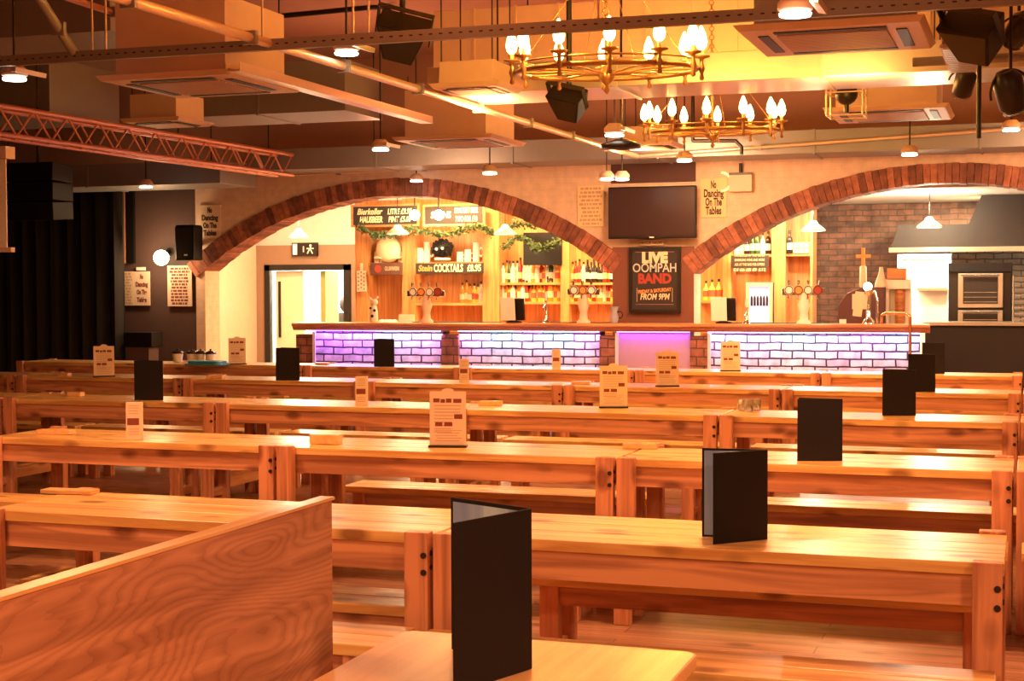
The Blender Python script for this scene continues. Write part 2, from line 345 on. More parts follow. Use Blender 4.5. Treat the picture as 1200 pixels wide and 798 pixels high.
# ---------------- space behind the arches
BY=23.0
struct(MB().box((-16,WY+.38,3.35),(-4.4,26.9,3.45)),'ceiling_bar','whitewall')
struct(MB().box((-4.39,WY+.38,2.78),(7,26.9,3.45)),'ceiling_kitchen','whitewall')
zt=2.36
mb=MB(); dx0=at(312,400,BY).x; dx1=at(412,400,BY).x; dzt=at(360,312,BY).z
mb.box((-16,BY,0),(dx0,BY+.2,zt)); mb.box((dx1,BY,0),(-7.5,BY+.2,zt)); mb.box((dx0,BY,dzt),(dx1,BY+.2,zt))
struct(mb,'wall_corridor','brown')
struct(MB().box((-16,BY+.2,2.36),(-7.5,BY+.3,3.35)),'wall_corridor_upper','whitewall')
bx=at(955,300,21.5).x
struct(MB().box((bx,21.5,0),(7,21.7,3.35)),'wall_kitchen','wallbrick')
struct(MB().box((-16,26.6,0),(7,26.9,3.35)),'wall_far','whitewall')
# return wall inside the left arch
struct(MB().box((-12.6,WY+.4,0),(-12.5,BY,3.35)),'wall_side','white')
# door
t=thing('doorway','black framed doorway with pale double doors standing open to a lit room','door',(dx0,BY,0)); w=dx1-dx0
MB().box((0,-.05,0),(.1,.05,dzt+.02)).build('door_frame','blackm',t); MB().box((w-.12,-.05,0),(w,.05,dzt+.02)).build('door_frame','blackm',t)
MB().box((0,-.05,dzt-.07),(w,.05,dzt+.03)).build('door_frame','blackm',t)
d=MB().box((.14,.1,.02),(.66,.15,dzt-.08)).build('door',mat('pale_door',(.85,.85,.6),.5),t)
MB().box((.20,.07,.8),(.235,.1,1.75)).build('push_bar','blackm',d)
d2=MB().box((.98,.1,.02),(1.07,.62,dzt-.08)).build('door',mat('olive_door_edge',(.35,.36,.12),.5),t)
area('doorway_room_lamp',(dx0+.8,BY+1.6,3.0),1.6,1100,(1,.95,.72))
area('doorway_room_lamp_low',(dx0+.8,26.0,2.6),1.2,600,(1,.98,.8),(math.radians(60),0,0))
tag(MB().box((-.03,-.03,0),(.03,.03,1.2)).sph((0,0,1.35),.13,12,8,sc=(1,1,1.2)).box((-.22,-.1,.4),(.22,.1,1.2)).build('coat_stand',mat('dark_coat',(.05,.03,.03),.8),loc=(dx0+.9,BY+1.3,0)),'dark coat on a stand seen through the lit doorway','coat stand')
# exit sign
e=at(356,292,BY-.1); t=thing('exit_sign','small dark running-man exit sign above the corridor doorway','sign',(e.x,BY-.06,e.z))
MB().box((-.23,-.03,-.11),(.23,.05,.11)).build('sign_box','blackm',t)
MB().box((-.21,-.036,-.09),(-.13,-.03,.09)).build('door_symbol',mat('exit_white',(.8,.75,.6),.5,emit=(1,.95,.8),es=.6),t)
mb=MB(); mb.cyl((.12,-.036,.06),(.12,-.03,.06),.022); mb.box((.10,-.036,-.02),(.13,-.031,.04),rot=(0,.3,0)); mb.box((.07,-.036,-.08),(.09,-.031,-.0),rot=(0,.5,0)); mb.box((.13,-.036,-.08),(.15,-.031,-.0),rot=(0,-.5,0)); mb.box((-.02,-.036,-.05),(0,-.031,.05)); mb.box((.05,-.036,.0),(.09,-.031,.02)); mb.box((.14,-.036,-.0),(.18,-.031,.02))
mb.build('running_man',M['exit_white'] if 'exit_white' in M else 'paperw',t)
# ---------------------------------------------------------------- TABLES
LT=1.92; X0=-1.98; ROWY=[4.95,7.43,10.1,12.8,15.35]; TD=.58
def make_table():
    t=thing('beer_table','','table',group='long pine tables in rows')
    L=LT-.012
    MB().box((.004,0,.715),(L/2*2,TD/3-.002,.755)).box((.004,TD/3+.002,.715),(L,2*TD/3-.002,.755)).box((.004,2*TD/3+.002,.715),(L,TD,.755)).build('tabletop','top',t,bevel=.003)
    MB().box((.02,.02,.612),(L-.016,.055,.714)).build('apron','pine',t,bevel=.002)
    MB().box((.02,TD-.055,.612),(L-.016,TD-.02,.714)).build('apron','pine',t,bevel=.002)
    MB().box((.02,.056,.62),(.06,TD-.056,.714)).build('end_rail','piney',t)
    MB().box((L-.056,.056,.62),(L-.016,TD-.056,.714)).build('end_rail','piney',t)
    for ex in (0,1):
        x=.004 if ex==0 else L-.094
        for ey in (0,1):
            y0,y1=(-.055,-.001) if ey==0 else (TD+.001,TD+.055)
            lg=MB().box((x,y0,0),(x+.09,y1,.765)).build('leg','pinez',t,bevel=.003)
            if ey==0:
                bx_=x+.075 if ex else x+.015
                if ex:
                    for z in (.685,.625):
                        MB().cyl((bx_,y0-.006,z),(bx_,y0+.002,z),.011).build('bolt','bolt',lg)
                    for z in (.69,.64):
                        MB().cyl((x+.089,y0+.027,z),(x+.095,y0+.027,z),.009).build('bolt','bolt',lg)
        # lower cross bar
    MB().box((.03,.0,.12),(.07,TD,.2)).build('foot_rail','piney',t)
    MB().box((L-.066,.0,.12),(L-.026,TD,.2)).build('foot_rail','piney',t)
    return t
BL=LT-.06
def make_bench():
    t=thing('bench','','bench',group='pine benches between the tables')
    MB().box((0,0,.41),(BL,.145,.45)).box((0,.155,.41),(BL,.30,.45)).build('seat','top',t,bevel=.004)
    MB().box((.1,.03,.33),(BL-.1,.06,.409)).build('seat_rail','pine',t); MB().box((.1,.24,.33),(BL-.1,.27,.409)).build('seat_rail','pine',t)
    for x in (.06,BL-.14):
        for y in (.01,.23):
            MB().box((x,y,0),(x+.08,y+.06,.409)).build('leg','pinez',t,bevel=.003)
        MB().box((x+.02,.07,.1),(x+.06,.23,.16)).build('foot_rail','piney',t)
    return t
tab0=make_table(); ben0=make_bench(); used=[False,False]
rown=['nearest row','second row from the camera','middle row','fourth row from the camera','farthest row before the bar']
cols={0:[1,0],1:[2,1,0,-1],2:[2,1,0,-1,-2,-3],3:[2,1,0,-1,-2,-3,-4],4:[2,1,0,-1,-2,-3,-4]}
cname=['at the right end','second from the right','third from the right','fourth from the right','fifth from the right','sixth from the right','seventh from the right']
FAR=[.88,.72,.95,.8,.74]
for r in range(5):
    for k,c in enumerate(cols[r]):
        x=X0+(c-1)*LT; kk=k if r else k   # row 0 has no table beyond the aisle edge
        lab='long varnished pine table in the %s, %s'%(rown[r],cname[kk] if r else ['at the right end','left of the end table'][k])
        loc=(x,ROWY[r]+(.0),0)
        if not used[0]: tab0.location=loc; tab0['label']=lab; used[0]=True
        else: dup(tab0,loc,lab)
        if c==2 and r==4: pass
        fy=ROWY[r]+FAR[r]; 
        if r==0 and c==0: fy=ROWY[r]+.16
        bxs=x+.03+(.30 if (r,c)==(1,1) else 0)
        skip=(r,c) in ((1,-1),(1,2))
        lab='plain pine bench behind the %s, %s'%(rown[r],cname[kk] if r else ['at the right end','tucked under the table left of the end'][k])
        if skip: pass
        elif not used[1]: ben0.location=(bxs,fy,0); ben0['label']=lab; used[1]=True
        else: dup(ben0,(bxs,fy,0),lab)
        ny=ROWY[r]-.44
        lab='plain pine bench in front of the %s, %s'%(rown[r],cname[kk] if r else ['at the right end','left of the end bench'][k])
        dup(ben0,(x+.03,ny,0),lab)
# ---------------------------------------------------------------- FOREGROUND: platform, booth table, panel
struct(MB().box((-6,-7,0.001),(7,3.3,.14)),'floor_platform','floor')
t=thing('booth_table','oak topped table with rounded corners in the foreground','table',(-1.27,1.45,.14))
def rrect(x0,y0,x1,y1,r,n=6):
    p=[]
    for cx,cy,a in((x1-r,y1-r,0),(x0+r,y1-r,90),(x0+r,y0+r,180),(x1-r,y0+r,270)):
        for i in range(n+1):
            b=math.radians(a+90*i/n); p.append((cx+r*math.cos(b),cy+r*math.sin(b)))
    return p
def slab(poly,z0,z1,mi=0,mb=None):
    mb=mb or MB(); n=len(poly); mb.add([(x,y,z0) for x,y in poly]+[(x,y,z1) for x,y in poly],[tuple(range(n))[::-1],tuple(range(n,2*n))]+[(i,(i+1)%n,n+(i+1)%n,n+i) for i in range(n)],mi); return mb
slab(rrect(0,0,.645,1.53,.035),.72,.75).build('tabletop','topy',t,bevel=.006)
MB().box((.28,.5,.04),(.36,1.0,.719)).build('pedestal','blackm',t)
MB().box((.1,.3,0),(.54,1.2,.04)).build('base','blackm',t,bevel=.01)
t=thing('booth_divider','tall oak veneered booth back with swirling grain in the left foreground','partition',(-1.345,.6,.14))
MB().box((0,0,0),(.022,2.14,1.06)).build('panel','oak',t,bevel=.002)
MB().box((-.006,-.004,1.0601),(.026,2.144,1.066)).build('top_edging','topy',t)
# ---------------------------------------------------------------- menus
def make_folder(open_ang=38):
    t=thing('menu_folder','','menu')
    w,h=.225,.31; a=math.radians(open_ang)
    # spine at the origin, two covers fan towards local -X
    f=MB().box((-w,-.003,0),(0,.001,h)).build('front_cover','folder',t,bevel=.001)
    b=MB().box((-w,.001,0),(0,.005,h)).build('back_cover','folder',t,bevel=.001); b.rotation_euler=(0,0,-a)
    MB().box((-w+.008,.0002,.008),(-.006,.0008,h-.008)).build('inner_page','blue',b)
    MB().box((-w+.008,.0012,.008),(-.006,.0016,h-.008)).build('inner_page','blue',t)
    return t
f0=make_folder(96)
G='black menu folders standing open on the tables'
bn=at(622,788,2.76)
f0.location=(-.905,2.74,.891); f0['label']='large black menu folder standing open on the foreground booth table'; f0['group']=G; f0.rotation_euler=(0,0,math.radians(70))
def ontab(x,y):
    p=atz(x,y,.756); r=min(range(5),key=lambda i:abs(p.y-(ROWY[i]+TD/2))); Y=max(ROWY[r]+.07,min(ROWY[r]+TD-.07,p.y))
    if abs(Y-p.y)>1e-6:
        q=at(x,y,Y); p=Vector((q.x,Y,.756))
    return p
for (x,y,Z,lab) in [(899,632,0,'black menu folder on the nearest long table, before a bright tabletop'),
                (987,540,0,'black menu folder standing on the second row, right side'),
                (1073,487,0,'black menu folder on the middle row at right, overlapping the ones behind'),
                (1096,459,0,'black menu folder on the fourth row at right, half hidden behind another'),
                (1107,438,0,'black menu folder on the farthest row at right, against the dark counter'),
                (191,469,0,'black menu folder on the middle row at left, below the globe lamp'),
                (351,447,0,'black menu folder on the fourth row, in front of the lit doorway'),
                (462,432,0,'black menu folder on the farthest row, in front of the purple lit bricks')]:
    p=ontab(x,y); ang=19 if x>800 else 17
    if x<900 and x>800: ang=30
    if 800<x<900: ang=46
    q=dup(f0,(p.x,p.y,.756),lab,rotz=math.radians(ang),group=G)
    for ch in q.children:
        if ch.name.startswith('back_cover'): ch.rotation_euler=(0,0,-math.radians(42 if 800<x<900 else 28))
def make_card(lines=True):
    t=thing('menu_card','','menu')
    poly=[(-.1,.012),(.1,.012),(.1,.305)]+[(.035*math.cos(a),.305+.018*math.sin(a)) for a in [PI*i/8 for i in range(9)]]+[(-.1,.305)]
    mb=MB().prism(poly,-.0015,.0015)
    MB().box((-.105,-.03,0),(.105,.03,.012)).build('stand','blackm',t,bevel=.002)
    for (a,b,z,h) in [(-.08,-.045,.245,.022),(-.04,-.015,.243,.02),(-.01,.02,.244,.022),(.03,.075,.243,.022),(.035,.08,.155,.026),(-.07,-.03,.115,.022),(-.02,.025,.115,.022)]:
        mb.box((a,-.0022,z),(b,-.0016,z+h),1)
    for k in range(9):
        z=.225-.018*k
        if z<.14: x1=.02
        else: x1=.07
        mb.box((-.075,-.002,z),(min(x1,.03) if z<.185 else x1,-.0016,z+.005),2)
    for k in range(5): mb.box((-.07+.01*(k%2),-.002,.09-.014*k),(.075-.012*(k%3),-.0016,.094-.014*k),2)
    mb.build('card',['paper','ink','inkl'],t)
    return t
c0=make_card(); G='cream menu cards in stands on the tables'; first=True
for (x,y,a,lab) in [(525,524,-8,'cream menu card in a black stand on the second row, largest in view'),
                    (719,478,0,'cream menu card on the middle row, in front of the brick pier'),
                    (782,453,0,'cream menu card on the fourth row, in front of the purple panel'),
                    (856,435,0,'cream menu card on the farthest row, against the right lit bricks'),
                    (122,443,38,'cream menu card on the fourth row at far left, turned sideways'),
                    (278,430,40,'cream menu card on the farthest row beside the blue tray')]:
    p=ontab(x,y); rz=math.radians(18+a*.6)
    if first: c0.location=(p.x,p.y,.756); c0.rotation_euler=(0,0,rz); c0['label']=lab; c0['group']=G; first=False
    else: dup(c0,(p.x,p.y,.756),lab,rotz=rz,group=G)
def make_talker():
    t=thing('table_talker','','table card')
    mb=MB().prism([(-.045,0),(.045,0),(.045,.215),(-.045,.215)],-.02,.02)
    mb.box((-.038,-.0208,.085),(.03,-.0201,.125),1)
    for z in (.195,.182,.165,.15,.06,.045,.03): mb.box((-.032,-.0206,z),(.028,-.0201,z+.004),2)
    mb.build('block',['paper','ink','inkl'],t)
    return t
c1=make_talker(); G='small cream table cards with a dark band'; first=True
for (x,y,lab) in [(158,515,'small cream card with dark band on the second row at left'),(424,475,'small cream card on the middle row between long tables'),
                  (544,448,'small cream card on the fourth row, left of the brick pier'),(652,436,'small cream card on the farthest row before the white lit bricks')]:
    p=ontab(x,y)
    if first: c1.location=(p.x,p.y,.756); c1.rotation_euler=(0,0,.35); c1['label']=lab; c1['group']=G; first=False
    else: dup(c1,(p.x,p.y,.756),lab,rotz=.35,group=G)
# flat wooden reservation blocks / coasters
G='small wooden blocks lying on the tables'; first=None
for (x,y,sx,sz,lab) in [(382,520,1,1,'pale wooden block on the second row left of the large menu card'),(751,525,1.1,.5,'low wooden block on the second row behind the nearest table'),
    (575,475,1,.6,'low wooden block on the middle row beside the large menu card'),(681,450,1,.5,'low wooden block on the fourth row left of the brick pier'),
    (378,427.5,.9,.5,'low wooden block on the farthest row below the bar brick pier'),(76,442,.6,.6,'small pale block on the fourth row at far left'),
    (89,464,.7,.6,'small pale block on the middle row at far left'),(253,443,1,.5,'low wooden block on the fourth row beside the black folder'),
    (66,508.5,1.3,.5,'low wooden block near the far edge of the second row, far left'),(82,577,1.4,.3,'thin wooden board at the far edge of the nearest row, far left')]:
    p=ontab(x,y)
    if first is None:
        first=tag(MB().box((-.085,-.04,0),(.085,.04,.055)).build('wooden_block','topy',bevel=.004),lab,'block',G); first.location=(p.x,p.y,.756); first.rotation_euler=(0,0,.1)
    else:
        o=first.copy(); COL.objects.link(o); o.location=(p.x,p.y,.756); o.scale=(sx,1,sz); o['label']=lab
# glasses left on the middle row
G='clear glass tumblers on the middle row'; fst=None
for k,(x,y) in enumerate([(870,481),(877,482),(886,481)]):
    p=ontab(x,y)
    if fst is None: fst=tag(MB().lathe([(.03,0),(.036,.08),(.033,.08),(.027,.008)]).build('tumbler','glass'),'clear glass tumbler on the middle row, left end of the trio','glass',G); fst.location=(p.x,p.y,.756)
    else:
        o=fst.copy(); COL.objects.link(o); o.location=(p.x,p.y,.756); o['label']='clear glass tumbler on the middle row, '+['','between two others','right end of the trio'][k]
# things on the farthest left table: crockery, blue tray, monitor beyond
p=atz(245,428,.756); t=tag(slab(rrect(-.23,-.15,.23,.15,.05),0,.02).add([],[]).build('tray','bluetray',bevel=.006),'bright blue plastic tray on the farthest row at left','tray'); t.location=(p.x-.05,p.y+.05,.756)
slab(rrect(-.2,-.12,.2,.12,.04),.0201,.05).build('tray_lid','bluetray',t,bevel=.008)
G='white cups with dark lids on the farthest row'; fst=None
for k,x in enumerate((176,196,208,222)):
    p=atz(x,427,.756); 
    if fst is None:
        fst=thing('cup','white cup with dark shiny lid, furthest left of the blue tray','cup',(p.x,15.75,.756),group=G)
        MB().lathe([(.05,0),(.062,.1)]).build('cup_body','paperw',fst); MB().lathe([(.066,.1001),(.07,.115),(.04,.135),(.012,.14),(.012,.16)]).build('lid',mat('dark_gloss',(.03,.02,.02),.1),fst)
    else: dup(fst,(p.x,15.75,.756),'white cup with dark shiny lid beside the tray, '+['','second from left','third from left','nearest the tray'][k])
e=at(168,409,17.6); t=thing('amplifier','black box unit on a low stand against the alcove wall','equipment',(e.x,17.6,.0))
MB().box((-.16,-.12,.0),(.16,.12,.85)).build('stand','plum',t); MB().box((-.22,-.14,.851),(.22,.14,1.05)).build('housing','black',t,bevel=.01)
# ---------------------------------------------------------------- BAR COUNTER
bl=Vector((at(342,384,17.0).x,17.0,0)); br_=Vector((at(1090,384,17.48).x,17.48,0)); ang=math.atan2(br_.y-bl.y,br_.x-bl.x); BLn=(br_-bl).length
bar=thing('bar_counter','long bar counter with dark wooden top over brick front lit violet','bar',tuple(bl),ang)
# top with bullnose moulding
prof=[(0,1.20),(-.02,1.185),(-.02,1.165),(.01,1.15),(.01,1.135),(.045,1.105),(.46,1.105),(.46,1.20)]
mb=MB(); vs=[(0,y,z) for y,z in prof]+[(BLn,y,z) for y,z in prof]; n=len(prof)
mb.add(vs,[tuple(range(n))[::-1],tuple(range(n,2*n))]+[(i,(i+1)%n,n+(i+1)%n,n+i) for i in range(n)])
mb.build('counter_top','barwood',bar,bevel=.006)
def lx(px): # pixel column to local x on the bar front
    c,s_=math.cos(ang),math.sin(ang); d=Fv+R2*((px-600)/F_PX)
    # intersect ray (0,0)->d with bar line offset .12
    ox,oy=bl.x-s_*.12,bl.y+c*.12
    k=(d.x*oy-d.y*ox)/( (c*d.y - s_*d.x) ); return k
fr=[lx(348),lx(368),lx(518),lx(538),lx(703),lx(722),lx(809),lx(830),lx(1078)]
for a,b in((fr[1],fr[2]),(fr[3],fr[4]),(fr[7],fr[8])): MB().box((a,.14,.0),(b,.42,1.104)).build('brick_panel','barbrick',bar)
for a,b in((fr[0],fr[1]),(fr[2],fr[3]),(fr[4],fr[5]),(fr[6],fr[7])): MB().box((a,.09,0),(b-.002,.42,1.05)).build('brick_pier','pierbrick',bar)
MB().box((fr[5],.13,0),(fr[6],.42,1.104)).build('flat_panel',mat('mauve_panel',(.45,.3,.42),.6),bar)
# LED strips under the lip, each with its own light
def led(a,b,c,p):
    l=area('bar_led_light',(0,0,0),b-a-.02,p,c,(math.radians(-12),0,0),.02); l.parent=bar; l.location=((a+b)/2,.085,1.095)
    m=mat('led_strip',(1,1,1),.5,emit=c,es=10)
    MB().box((a,.06,1.098),(b,.075,1.1045)).build('led_strip',m,bar)
LEDP=9
def ledrow(a,b,cs,p=LEDP):
    p*=.5
    n=len(cs)
    for i,c in enumerate(cs): led(a+(b-a)*i/n,a+(b-a)*(i+1)/n,c,p*(b-a)/n)
V=(.5,.18,1);Wt=(.66,.5,1);Cy=(.4,.75,1);Pk=(.75,.36,1)
ledrow(fr[1],fr[2],[(.42,.12,1),V,(.5,.5,1),Pk],24); ledrow(fr[3],fr[4],[Pk,Cy,Wt,Cy,Pk],20); ledrow(fr[5]+.02,fr[6],[(.5,.16,1)],5); ledrow(fr[7],fr[8],[Wt,Pk,Cy,Wt,Pk,(.35,.5,1)],20)
# purple and white rims of light stand on the reveal strips
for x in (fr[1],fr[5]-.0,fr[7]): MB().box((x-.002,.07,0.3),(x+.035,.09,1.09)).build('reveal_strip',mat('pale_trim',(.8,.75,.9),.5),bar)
# copper hand rail at the right end
r0=at(1034,378,17.75); r1=at(1068,378,17.6)
t=thing('hand_rail','copper tube rail looped over the right end of the bar','rail',(r0.x,17.5,0))
w=r1.x-r0.x
MB().tube([(0,.2,1.201),(0,.2,1.30),(.04,.18,1.325),(w-.04,-.06,1.325),(w,-.09,1.29),(w,-.09,.55)],.018).build('rail_tube','copper',t)
MB().box((w-.03,-.12,.45),(w+.03,-.06,.549)).build('foot_bracket','copper',t)
# ---------------------------------------------------------------- right-hand dark counter (kitchen side)
cx0=at(1083,400,18.6).x
t=thing('kitchen_counter','dark panelled serving counter right of the bar','counter',(cx0,18.75,0))
MB().box((0,0,0),(4.5,.6,1.16)).build('front_panel',mat('dark_counter_board',(.02,.014,.014),.75),t)
MB().box((-.02,-.05,1.161),(4.5,.65,1.2)).build('counter_top','steel',t,bevel=.004)
# ---------------------------------------------------------------- BACK BAR
YB=20.0
def BX(px,Y=YB): return at(px,330,Y).x
def BZ(px,py,Y=YB): return at(px,py,Y).z
def backbar(name,label,x0,x1,posts,shelves,top,ctr=.0):
    t=thing(name,label,'shelving',((x0+x1)/2,YB,0)); o=(x0+x1)/2
    MB().box((x0-o,.3,0),(x1-o,.34,top)).build('back_panel','shelfwood',t)
    MB().box((x0-o-.02,-.3,.0),(x1-o+.02,.299,1.02)).build('base_cabinet','shelfwood',t)
    MB().box((x0-o-.03,-.33,1.021),(x1-o+.03,.299,1.06)).build('worktop','shelfwoodx',t)
    for a,b in posts: MB().box((a-o,-.05,1.061),(b-o,.299,top)).build('post','shelfwood',t)
    for a,b,z in shelves: MB().box((a-o+.002,-.02,z-.035),(b-o-.002,.298,z)).build('shelf','shelfwoodx',t)
    return t
z1=BZ(520,307); z2=BZ(545,355); ztop=BZ(500,232)
zt2=z2+.02
backbar('back_bar_shelving','tall orange wooden back bar shelving beneath the left arch',BX(418),BX(724),
  [(BX(418),BX(432)),(BX(473),BX(488)),(BX(567),BX(586)),(BX(658),BX(668))],
  [(BX(432),BX(473),BZ(450,308)),(BX(488),BX(567),z1),(BX(488),BX(567),z2),(BX(586),BX(724),zt2),(BX(586),BX(658),BZ(620,331)),(BX(668),BX(724),BZ(690,331))],ztop)
backbar('back_bar_shelving','brown wooden back bar shelving beneath the right arch',BX(814),BX(953),
  [(BX(848),BX(858)),(BX(905),BX(921)),(BX(950),BX(953))],[(BX(858),BX(905),BZ(880,298)),(BX(921),BX(950),BZ(935,297)),(BX(814),BX(848),BZ(830,352))],ztop)
# sign boards on the back bar
def board(name,label,x0,x1,y0,y1,Y,m='chalk',cat='sign',frame=None,d=.03):
    a=at(x0,y1,Y);b=at(x1,y0,Y); t=thing(name,label,cat,((a.x+b.x)/2,Y,(a.z+b.z)/2)); w=(b.x-a.x)/2; h=(b.z-a.z)/2
    MB().box((-w,-d,-h),(w,0,h)).build('panel',m,t,bevel=.002)
    if frame: 
        mb=MB(); f=.03; mb.box((-w-f,-d-.012,-h-f),(-w,0.01,h+f)).box((w,-d-.012,-h-f),(w+f,.01,h+f)).box((-w,-d-.012,h),(w,.01,h+f)).box((-w,-d-.012,-h-f),(w,.01,-h)); mb.build('frame',frame,t)
    return t,w,h
YS=19.9
t,w,h=board('chalk_sign','dark board lettered Bierkeller Hausbeer beside the hanging lamp',415,490,241,264,YS-.1,frame='barwood')
text('lettering','Bierkeller',.12,(-w+.06,-.033,.055),'cream',t,'LEFT',.003,.3,fit=w*.8); text('lettering','HAUSBEER',.12,(-w+.10,-.033,-.06),'cream',t,'LEFT',.005,.2,fit=w*.72)
text('price','LITRE £9.95',.11,(w*.45,-.033,.05),'cream',t,'CENTER',.003,.2,fit=w*.75)
text('lettering','PINT £5.00',.11,(w*.45,-.033,-.06),'cream',t,'CENTER',.003,.2,fit=w*.7)
t,w,h=board('chalk_sign','dark board with washed out lettering right of the hanging lamp',499,567,241,263,YS-.1,frame='barwood')
text('lettering','STEINS',.13,(-w*.45,-.033,.0),'cream',t,'CENTER',.003,.1,fit=w*.7); text('lettering','DRAUGHT BEER',.11,(w*.42,-.033,.06),'cream',t,'CENTER',.002,.1,fit=w*.8); text('lettering','TWO FOR £10',.11,(w*.42,-.033,-.06),'cream',t,'CENTER',.002,.1,fit=w*.75)
t,w,h=board('chalk_sign','long dark board reading Stein Cocktails across the back bar shelf',488,567,308,321,YS-.04)
text('lettering','Stein',.12,(-w+.04,-.033,.0),'orangel',t,'LEFT',.003,.2,fit=w*.42); text('lettering','COCKTAILS',.15,(-w*.02,-.033,0),'cream',t,'CENTER',.004,.0,fit=w*.86); text('price','£8.95',.13,(w*.74,-.033,.0),'cream',t,'CENTER',.004,0,fit=w*.4)
t,w,h=board('chalk_sign','small brown board under the shelf of pale cups',435,472,308,322,YS-.04,m=mat('brown_board',(.12,.05,.035),.6))
text('lettering','GLUHWEIN',.08,(.09,-.033,.0),'inkl',t,'CENTER',.002,0,fit=w*.9); MB().cyl((-w+.12,-.034,0),(-w+.12,-.03,0),.055).build('round_badge','redl',t)
t,w,h=board('chalk_sign','dark price board of small print beneath the right arch bottles',857,901,299,314,YS-.04)
for k in range(3): text('lettering',['PROSECCO BY THE GLASS','SPARKLING WINE AND MORE','ASK AT THE BAR FOR OFFERS'][k],.045,(0,-.033,.08-.06*k),'inkl',t,'CENTER',.001,0,fit=w*1.6)
text('lettering','£4 £6 £8 £9 £12',.055,(0,-.033,-.11),'cream',t,'CENTER',.001,fit=w*1.7)
t,w,h=board('dark_screen','switched off black screen above the bottles beneath the left arch',614,659,272,311,YB-.06,m='black',cat='screen')
# dark wall board further right
t,w,h=board('tile_panel','cream panel with round motifs above the right back bar shelf',930,949,284,297,YS+.1,m='paper',cat='sign')
mb=MB()
for i in range(3):
    for j in range(2): mb.torus((-w*.6+w*.6*i,-.032,h*.4-h*.85*j),.04,.008,12,5,rot=(PI/2,0,0))
mb.build('round_motif','inkl',t)
ORD=['leftmost','second from left','third from left','fourth from left','fifth from left','sixth from left','seventh from left','eighth from left','ninth from left','tenth from left','eleventh from left','twelfth from left','thirteenth from left','fourteenth from left','fifteenth from left','sixteenth from left','rightmost']
# bottles ---------------------------------------------------------------
def bottle(label,col,cat='bottle',s=1,grp=None,cap=(.03,.03,.03),lab=(.8,.7,.5),shape=0):
    t=thing('bottle',label,cat,group=grp)
    pr=[[(.036,0),(.038,.02),(.038,.17),(.03,.2),(.014,.225),(.013,.28)],[(.045,0),(.047,.02),(.047,.13),(.03,.17),(.014,.19),(.014,.25)],[(.032,0),(.033,.01),(.033,.2),(.02,.225),(.013,.24),(.013,.3)]][shape]
    MB().lathe([(r*s,z*s) for r,z in pr],seg=12).build('glass_body',col,t)
    MB().lathe([(.016*s,(pr[-1][1]-.02)*s),(.016*s,(pr[-1][1]+.015)*s)],seg=10).build('cap',mat('bottle_cap',cap,.4),t)
    r=pr[2][0]+.0008; MB().lathe([(r*s,.05*s),(r*s,.13*s)],seg=12).build('paper_label',mat('bottle_label',lab,.6),t)
    return t
kinds=[('amber spirit bottle',mat('amber_glass',(.65,.25,.04),.12),(.7,.6,.4),0),('clear spirit bottle',mat('clear_spirit',(.75,.72,.6),.1),(.85,.8,.7),0),
       ('red liqueur bottle',mat('red_glass',(.45,.03,.02),.12),(.8,.6,.3),2),('dark green bottle',mat('green_glass',(.04,.09,.03),.12),(.8,.75,.6),2),
       ('squat golden liqueur bottle',mat('gold_glass',(.8,.5,.08),.12),(.55,.1,.05),1),('black spirit bottle',mat('black_glass',(.02,.015,.015),.1),(.85,.8,.7),0)]
def shelfrow(where,grp,px0,px1,pz,n,Y,seed,pal):
    rnd=random.Random(seed); prot={}
    for i in range(n):
        px=px0+(px1-px0)*(i+.5)/n; k=rnd.choice(pal); nm,col,lb,sh=kinds[k]; lab='%s %s, %s'%(nm,where,ORD[i]) if n>1 else '%s %s'%(nm,where)
        s=rnd.uniform(.92,1.12); loc=(BX(px,Y),Y+rnd.uniform(-.03,.03),pz)
        if k not in prot: prot[k]=bottle(lab,col,grp=grp,lab=lb,shape=sh); prot[k].location=loc; prot[k].scale=(s,s,s)
        else: dup(prot[k],loc,lab,scale=(s,s,s))
shelfrow('on the lower left shelf','bottles on the lower left back bar shelf',588,656,zt2,17,YB+.07,1,[0,1,2,4,0,4])
shelfrow('in the rear line, lower left shelf','bottles in the rear line of the lower left shelf',590,654,zt2,13,YB+.2,11,[0,1,4,2])
shelfrow('on the upper shelf above the orange ledge','bottles on the upper left back bar shelf',588,656,BZ(620,331),17,YB+.08,2,[1,0,3,1,2,4])
shelfrow('on the lower shelf beside the pillar','bottles on the lower shelf by the pillar',669,722,zt2,13,YB+.08,3,[0,4,1,2])
shelfrow('on the upper shelf beside the pillar','bottles on the upper shelf by the pillar',669,720,BZ(690,331),12,YB+.08,4,[1,0,5,2])
shelfrow('beneath the cocktail board','bottles beneath the cocktail board',540,566,z2,6,YB+.08,5,[4,1,0])
shelfrow('above the right price board','bottles above the price board',860,903,BZ(880,298),7,YB+.08,6,[1,0,5,3])
shelfrow('in the pale niche right of the pillar','bottles in the niche right of the pillar',824,846,BZ(830,352),3,YB+.05,8,[4,0,2])
shelfrow('on the small shelf under the right hanging lamp','bottle beside the round motif panel',922,929,BZ(935,297),1,YB-.0,9,[5])
